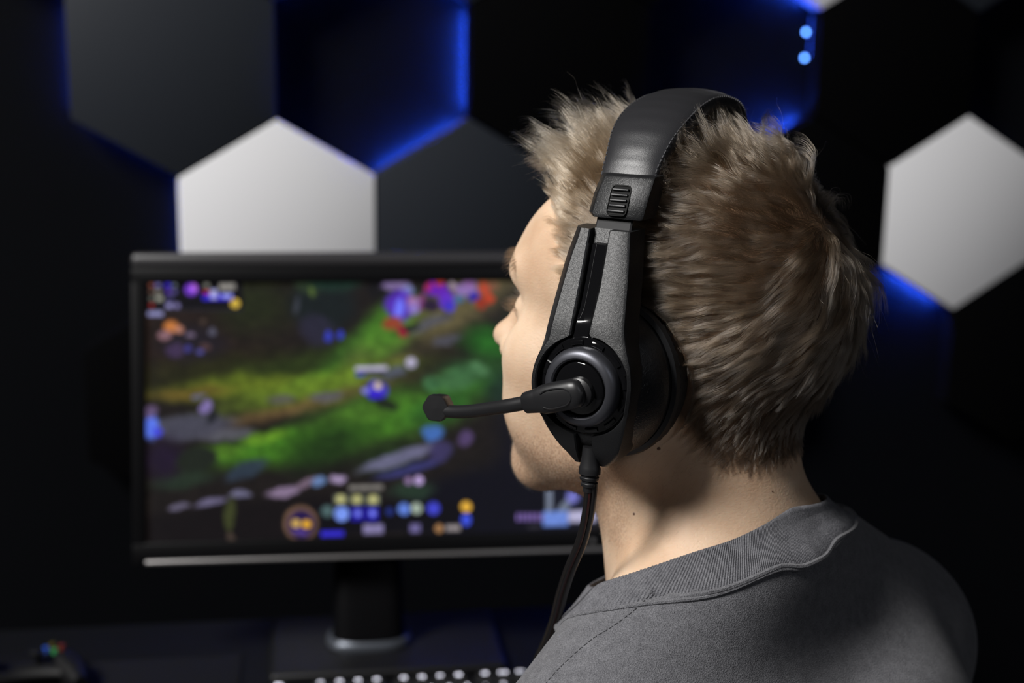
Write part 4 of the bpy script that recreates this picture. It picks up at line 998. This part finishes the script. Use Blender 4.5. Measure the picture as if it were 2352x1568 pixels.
def flow(p, n):
    d = p - W; d = d - (d * n).sum(1)[:, None] * n; l = np.linalg.norm(d, axis=1)[:, None]; t = d / (l + 1e-6)
    b_ = np.cross(n, t); a = -np.radians(10) - np.radians(30) * sstep(.03, .10, l)
    t = t * np.cos(a) + b_ * np.sin(a)
    z = p[:, 2:3]
    fr = sstep(.025, .065, p[:, :1]) * sstep(.078, .098, z); t = t + fr * np.array([[-.05, 0, .42]])
    low = sstep(.02, -.05, z); t = t + low * np.array([[.35, 0, -.5]])
    t = t - (t * n).sum(1)[:, None] * n
    return t / (np.linalg.norm(t, axis=1)[:, None] + 1e-9)
def hlen(p):
    x, y, z = p.T
    l = np.interp(z, [-.065, -.045, -.02, .01, .04, .08, .12], [.004, .008, .015, .026, .033, .040, .046])
    l = l + .022 * sstep(-.01, .05, x) * sstep(.080, .105, z)
    l = l * (1 - .22 * sstep(.040, .085, x)) * (1 - .5 * sstep(.018, .042, x) * sstep(.104, .090, z))
    l = np.where((x > .0) & (z < .085), l * np.interp(z, [-.02, .03, .06, .085], [.30, .55, .80, 1.0]), l)
    return l
def hlift(p):
    x, y, z = p.T
    l = np.interp(z, [-.06, 0, .05, .09, .115], [.16, .20, .26, .50, .85])
    l = l + .55 * sstep(.0, .06, x) * sstep(.08, .115, z)
    l = l * (1 - .45 * np.exp(-((p - W) ** 2).sum(1) / .025 ** 2))
    l = np.where((np.abs(x) < .026) & (z > .05), .05, l)
    l = np.where((x > .0) & (z < .085), l * .6, l)
    return l
fq_c = V[Fc]; fm_ = sc_[Fc].mean(1)
ar = np.linalg.norm(np.cross(fq_c[:, 1] - fq_c[:, 0], fq_c[:, 3] - fq_c[:, 0]), axis=1)
def scatter(prob, n, seed):
    r = np.random.default_rng(seed); pr = ar * prob; pr = pr / pr.sum(); i = r.choice(len(pr), n, p=pr); u, v = r.random((2, n, 1)); q = fq_c[i]
    return w2h((q[:, 0] * (1 - u) + q[:, 1] * u) * (1 - v) + (q[:, 3] * (1 - u) + q[:, 2] * u) * v)
def nfield(p, f, seed):
    r = np.random.default_rng(seed); out = np.zeros((len(p), 3))
    for k in range(5):
        w_ = r.normal(0, f, (3, 3)); out += np.sin(p @ w_ + r.random(3) * 6.28)
    return out / 2.2
def strands(roots, length, lift, steps=9, jitter=.0, seed=5, grav=.28, guidefn=flow):
    r = np.random.default_rng(seed); P = [roots]; p = roots.copy(); sk = lambda q: skull_sdf(q)
    g = grad(sk, p); n0 = g; top = sstep(.085, .11, roots[:, 2]) * sstep(-.03, .02, roots[:, 0])
    for k in range(1, steps):
        s = k / (steps - 1); n = grad(sk, p) if k % 2 == 1 else n; t = guidefn(p, n)
        nz = nfield(p, 90, seed + 1) * .20 + nfield(p, 330, seed + 2) * .20
        li = (lift * (1 - (.9 - .4 * top) * s))[:, None]
        d = t * (1 - np.minimum(li, 1) * .8) + n * li * 1.15 + nz * (.5 + .7 * s) + np.array([0, 0, -1.0]) * grav * s * s * (1 + .9 * top)[:, None]
        d /= np.linalg.norm(d, axis=1)[:, None]
        p = p + d * (length / (steps - 1))[:, None]
        if k > 1:
            dd = sk(p); mn = .0012 + .0025 * s; p = p + n * np.maximum(0, mn - dd)[:, None]
        P.append(p)
    return np.stack(P, 1)
NGU, NH, KP = 3300, 110000, 9
gr_ = scatter(np.clip(fm_, 0, 1) ** .5, NGU, 21)
gl_ = hlen(gr_) * rng.uniform(.72, 1.18, NGU); gs = strands(gr_, gl_, np.clip(hlift(gr_) + rng.normal(0, .10, NGU), .03, 1.1))
from mathutils.kdtree import KDTree
kd = KDTree(NGU)
for i, p in enumerate(gr_): kd.insert(p, i)
kd.balance()
_fc = VH[Fc].mean(1); hr = scatter(fm_ * (1 + 1.6 * (_fc[:, 0] > -.01) * (_fc[:, 2] < .10)), NH, 22)
hr = hr[~((np.hypot(hr[:, 0] / .9, hr[:, 2] + .003) < .040) & (np.abs(hr[:, 1]) > .05))]
NH = len(hr)
gi = np.empty((NH, 3), int); gw = np.empty((NH, 3))
for i, p in enumerate(hr):
    f_ = kd.find_n(p, 3)
    for j in range(3): gi[i, j] = f_[j][1]; gw[i, j] = 1 / (f_[j][2] + .0006) ** 2
gw /= gw.sum(1)[:, None]
S_ = np.linspace(0, 1, KP)
own = np.zeros((NH, KP, 3))
for j in range(3): own += (gs[gi[:, j]] - gs[gi[:, j], :1]) * gw[:, j][:, None, None]
near = gs[gi[:, 0]] - gs[gi[:, 0], :1]
cl_ = rng.uniform(.60, 1.0, NH); stray = rng.random(NH) < .03; cl_[stray] = 0
base = own * (1 - cl_[:, None, None]) + near * cl_[:, None, None]
lsc = rng.uniform(.72, 1.06, NH); lsc[stray] = rng.uniform(.7, 1.1, stray.sum())
base = base * lsc[:, None, None]
pull = (gr_[gi[:, 0]] - hr)[:, None, :] * (S_ ** 1.2)[None, :, None] * (cl_ * .95)[:, None, None]
jd = rng.normal(0, 1, (NH, 3)); jl = np.where(stray, .09, .020) * hlen(hr) / .03 * .03
frz = jd[:, None, :] * (S_ ** 1.6)[None, :, None] * jl[:, None, None] * np.where(stray, 1.6, 1.0)[:, None, None]
HP_ = hr[:, None, :] + base + pull + frz
HP_ = avoid(HP_)
def curves_obj(name, P, r0, r1, m, parent):
    n, k, _ = P.shape
    cu = bpy.data.hair_curves.new(name); cu.add_curves([k] * n)
    cu.attributes['position'].data.foreach_set('vector', P.reshape(-1).astype(np.float32))
    ra = cu.attributes.get('radius') or cu.attributes.new('radius', 'FLOAT', 'POINT')
    rad = np.broadcast_to(np.linspace(1, 0, k) ** .6 * (r0 - r1) + r1, (n, k))
    ra.data.foreach_set('value', rad.reshape(-1).astype(np.float32))
    cu.materials.append(m); o = bpy.data.objects.new(name, cu); return link(o, parent)
def hair_mat(name, dark, light, rough=.20, rad=.28):
    mt = bpy.data.materials.new(name); mt.use_nodes = True; nt = mt.node_tree; nt.nodes.clear()
    out = nt.nodes.new('ShaderNodeOutputMaterial'); hb_ = nt.nodes.new('ShaderNodeBsdfHairPrincipled'); hb_.parametrization = 'COLOR'
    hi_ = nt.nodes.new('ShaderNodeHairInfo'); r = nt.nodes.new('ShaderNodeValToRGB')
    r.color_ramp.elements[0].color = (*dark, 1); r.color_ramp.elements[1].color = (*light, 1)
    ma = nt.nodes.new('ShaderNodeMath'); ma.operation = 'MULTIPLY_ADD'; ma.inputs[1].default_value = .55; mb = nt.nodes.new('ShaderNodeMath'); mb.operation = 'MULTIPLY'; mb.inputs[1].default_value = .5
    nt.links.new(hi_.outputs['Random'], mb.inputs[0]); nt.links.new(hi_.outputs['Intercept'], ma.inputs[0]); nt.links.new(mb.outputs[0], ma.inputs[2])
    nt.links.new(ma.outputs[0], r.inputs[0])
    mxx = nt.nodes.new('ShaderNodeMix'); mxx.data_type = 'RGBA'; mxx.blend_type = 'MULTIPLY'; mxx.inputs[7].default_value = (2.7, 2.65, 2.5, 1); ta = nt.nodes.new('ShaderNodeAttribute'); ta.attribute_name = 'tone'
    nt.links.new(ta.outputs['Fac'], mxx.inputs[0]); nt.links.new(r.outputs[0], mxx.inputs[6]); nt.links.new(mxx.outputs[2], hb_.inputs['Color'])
    hb_.inputs['Roughness'].default_value = rough; hb_.inputs['Radial Roughness'].default_value = rad; hb_.inputs['Coat'].default_value = 0.0
    nt.links.new(hb_.outputs[0], out.inputs[0]); return mt
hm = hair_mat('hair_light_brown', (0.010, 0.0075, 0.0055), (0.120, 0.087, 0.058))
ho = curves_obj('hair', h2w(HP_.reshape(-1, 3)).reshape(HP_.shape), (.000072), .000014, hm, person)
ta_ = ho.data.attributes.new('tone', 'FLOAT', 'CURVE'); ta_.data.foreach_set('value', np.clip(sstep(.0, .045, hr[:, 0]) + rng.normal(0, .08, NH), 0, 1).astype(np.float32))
ho['label'] = 'short tousled light brown hair'; ho['kind'] = 'stuff'
# brow and lashes (both sides)
def skull2h(p): p = np.asarray(p, float); return np.stack([p[:, 0] * ch_ - p[:, 2] * sh_, p[:, 1], p[:, 0] * sh_ + p[:, 2] * ch_], 1)
def on_face(p, it=6):
    f_ = lambda q: head_sdf(q)
    for _ in range(it): p = p - grad(f_, p) * f_(p)[:, None]
    return p, grad(f_, p)
for s, nm in ((1, 'left'), (-1, 'right')):
    n = 190; u = rng.random(n); q = np.stack([.105 - .012 * u, s * (.014 + .034 * u), .037 + .006 * np.sin(u * 2.6) + rng.normal(0, .0022, n) * (1.2 - .6 * u)], 1)
    p0, nn = on_face(skull2h(q)); dr = np.stack([np.full(n, .10), np.full(n, s * .75), np.full(n, .25) - u * .8], 1) + nn * .75 + rng.normal(0, .16, (n, 3)); dr /= np.linalg.norm(dr, axis=1)[:, None]
    l = rng.uniform(.004, .008, n); P = np.stack([p0 + dr * (l * t)[:, None] + np.array([0, s * .3, -.6]) * (l * t * t * .35)[:, None] for t in np.linspace(0, 1, 5)], 1)
    curves_obj('eyebrow', h2w(P.reshape(-1, 3)).reshape(P.shape), .00007, .00002, hm, person)['label'] = 'light brown eyebrow'
    n = 130; u = rng.random(n); q = np.stack([.103 - .012 * u ** 1.5, s * (.022 + .024 * u), .0155 - .005 * u ** 2 + rng.normal(0, .0005, n)], 1)
    p0, nn = on_face(skull2h(q)); dr = np.stack([np.full(n, .9), s * (.1 + .9 * u), np.full(n, -.25)], 1) + rng.normal(0, .10, (n, 3)); dr /= np.linalg.norm(dr, axis=1)[:, None]
    l = rng.uniform(.008, .0115, n); P = np.stack([p0 + dr * (l * t)[:, None] + np.array([0, 0, .35]) * (l * t * t)[:, None] for t in np.linspace(0, 1, 5)], 1)
    curves_obj('eyelashes', h2w(P.reshape(-1, 3)).reshape(P.shape), .00007, .00002, hm, person)
    eb = MB(); eb.lathe([(.0118 * math.sin(a), .0118 * math.cos(a)) for a in np.linspace(0, math.pi, 17)], 28)
    ec = h2w(skull2h(np.array([[.0845, s * .032, .0105]])))[0]; eb.v = [tuple(np.array(p) + ec) for p in eb.v]; eb.build('eye', mat('eye_white', (.75, .72, .68), .15), person, auto=None)
# stubble on jaw and chin, fine down on the neck
bm_ = be_[Fc].mean(1); n = 9000; p0 = scatter(bm_ ** 1.5, n, 31); nn = grad(lambda q: su(head_sdf(q), neck_sdf(q), .022), p0)
dr = nn * .55 + np.array([-.25, 0, -.75]) + rng.normal(0, .22, (n, 3)); dr = dr - np.minimum(0, (dr * nn).sum(1) - .25)[:, None] * nn; dr /= np.linalg.norm(dr, axis=1)[:, None]
l = rng.uniform(.0010, .0028, n); P = np.stack([p0 + dr * (l * t)[:, None] for t in (0, .5, 1)], 1)
so_ = curves_obj('stubble', h2w(P.reshape(-1, 3)).reshape(P.shape), .00004, .000015, hm, person); so_['kind'] = 'stuff'
zc = VH[Fc].mean(1); nm_ = sstep(-.135, -.09, zc[:, 2]) * (zc[:, 2] < -.045) * (zc[:, 0] < .02) * (np.abs(zc[:, 1]) < .075) * (zc[:, 0] > -.13)
n = 2600; p0 = scatter(nm_, n, 32); nn = grad(lambda q: su(head_sdf(q), neck_sdf(q), .022), p0)
dr = nn * .35 + np.array([.55, 0, -.55]) + rng.normal(0, .3, (n, 3)); dr /= np.linalg.norm(dr, axis=1)[:, None]
l = rng.uniform(.0015, .0045, n); P = np.stack([p0 + dr * (l * t)[:, None] + np.array([0, 0, -1.]) * (l * t * t * .3)[:, None] for t in (0, .5, 1)], 1)
so_ = curves_obj('neck_down', h2w(P.reshape(-1, 3)).reshape(P.shape), .000022, .00001, hm, person); so_['kind'] = 'stuff'
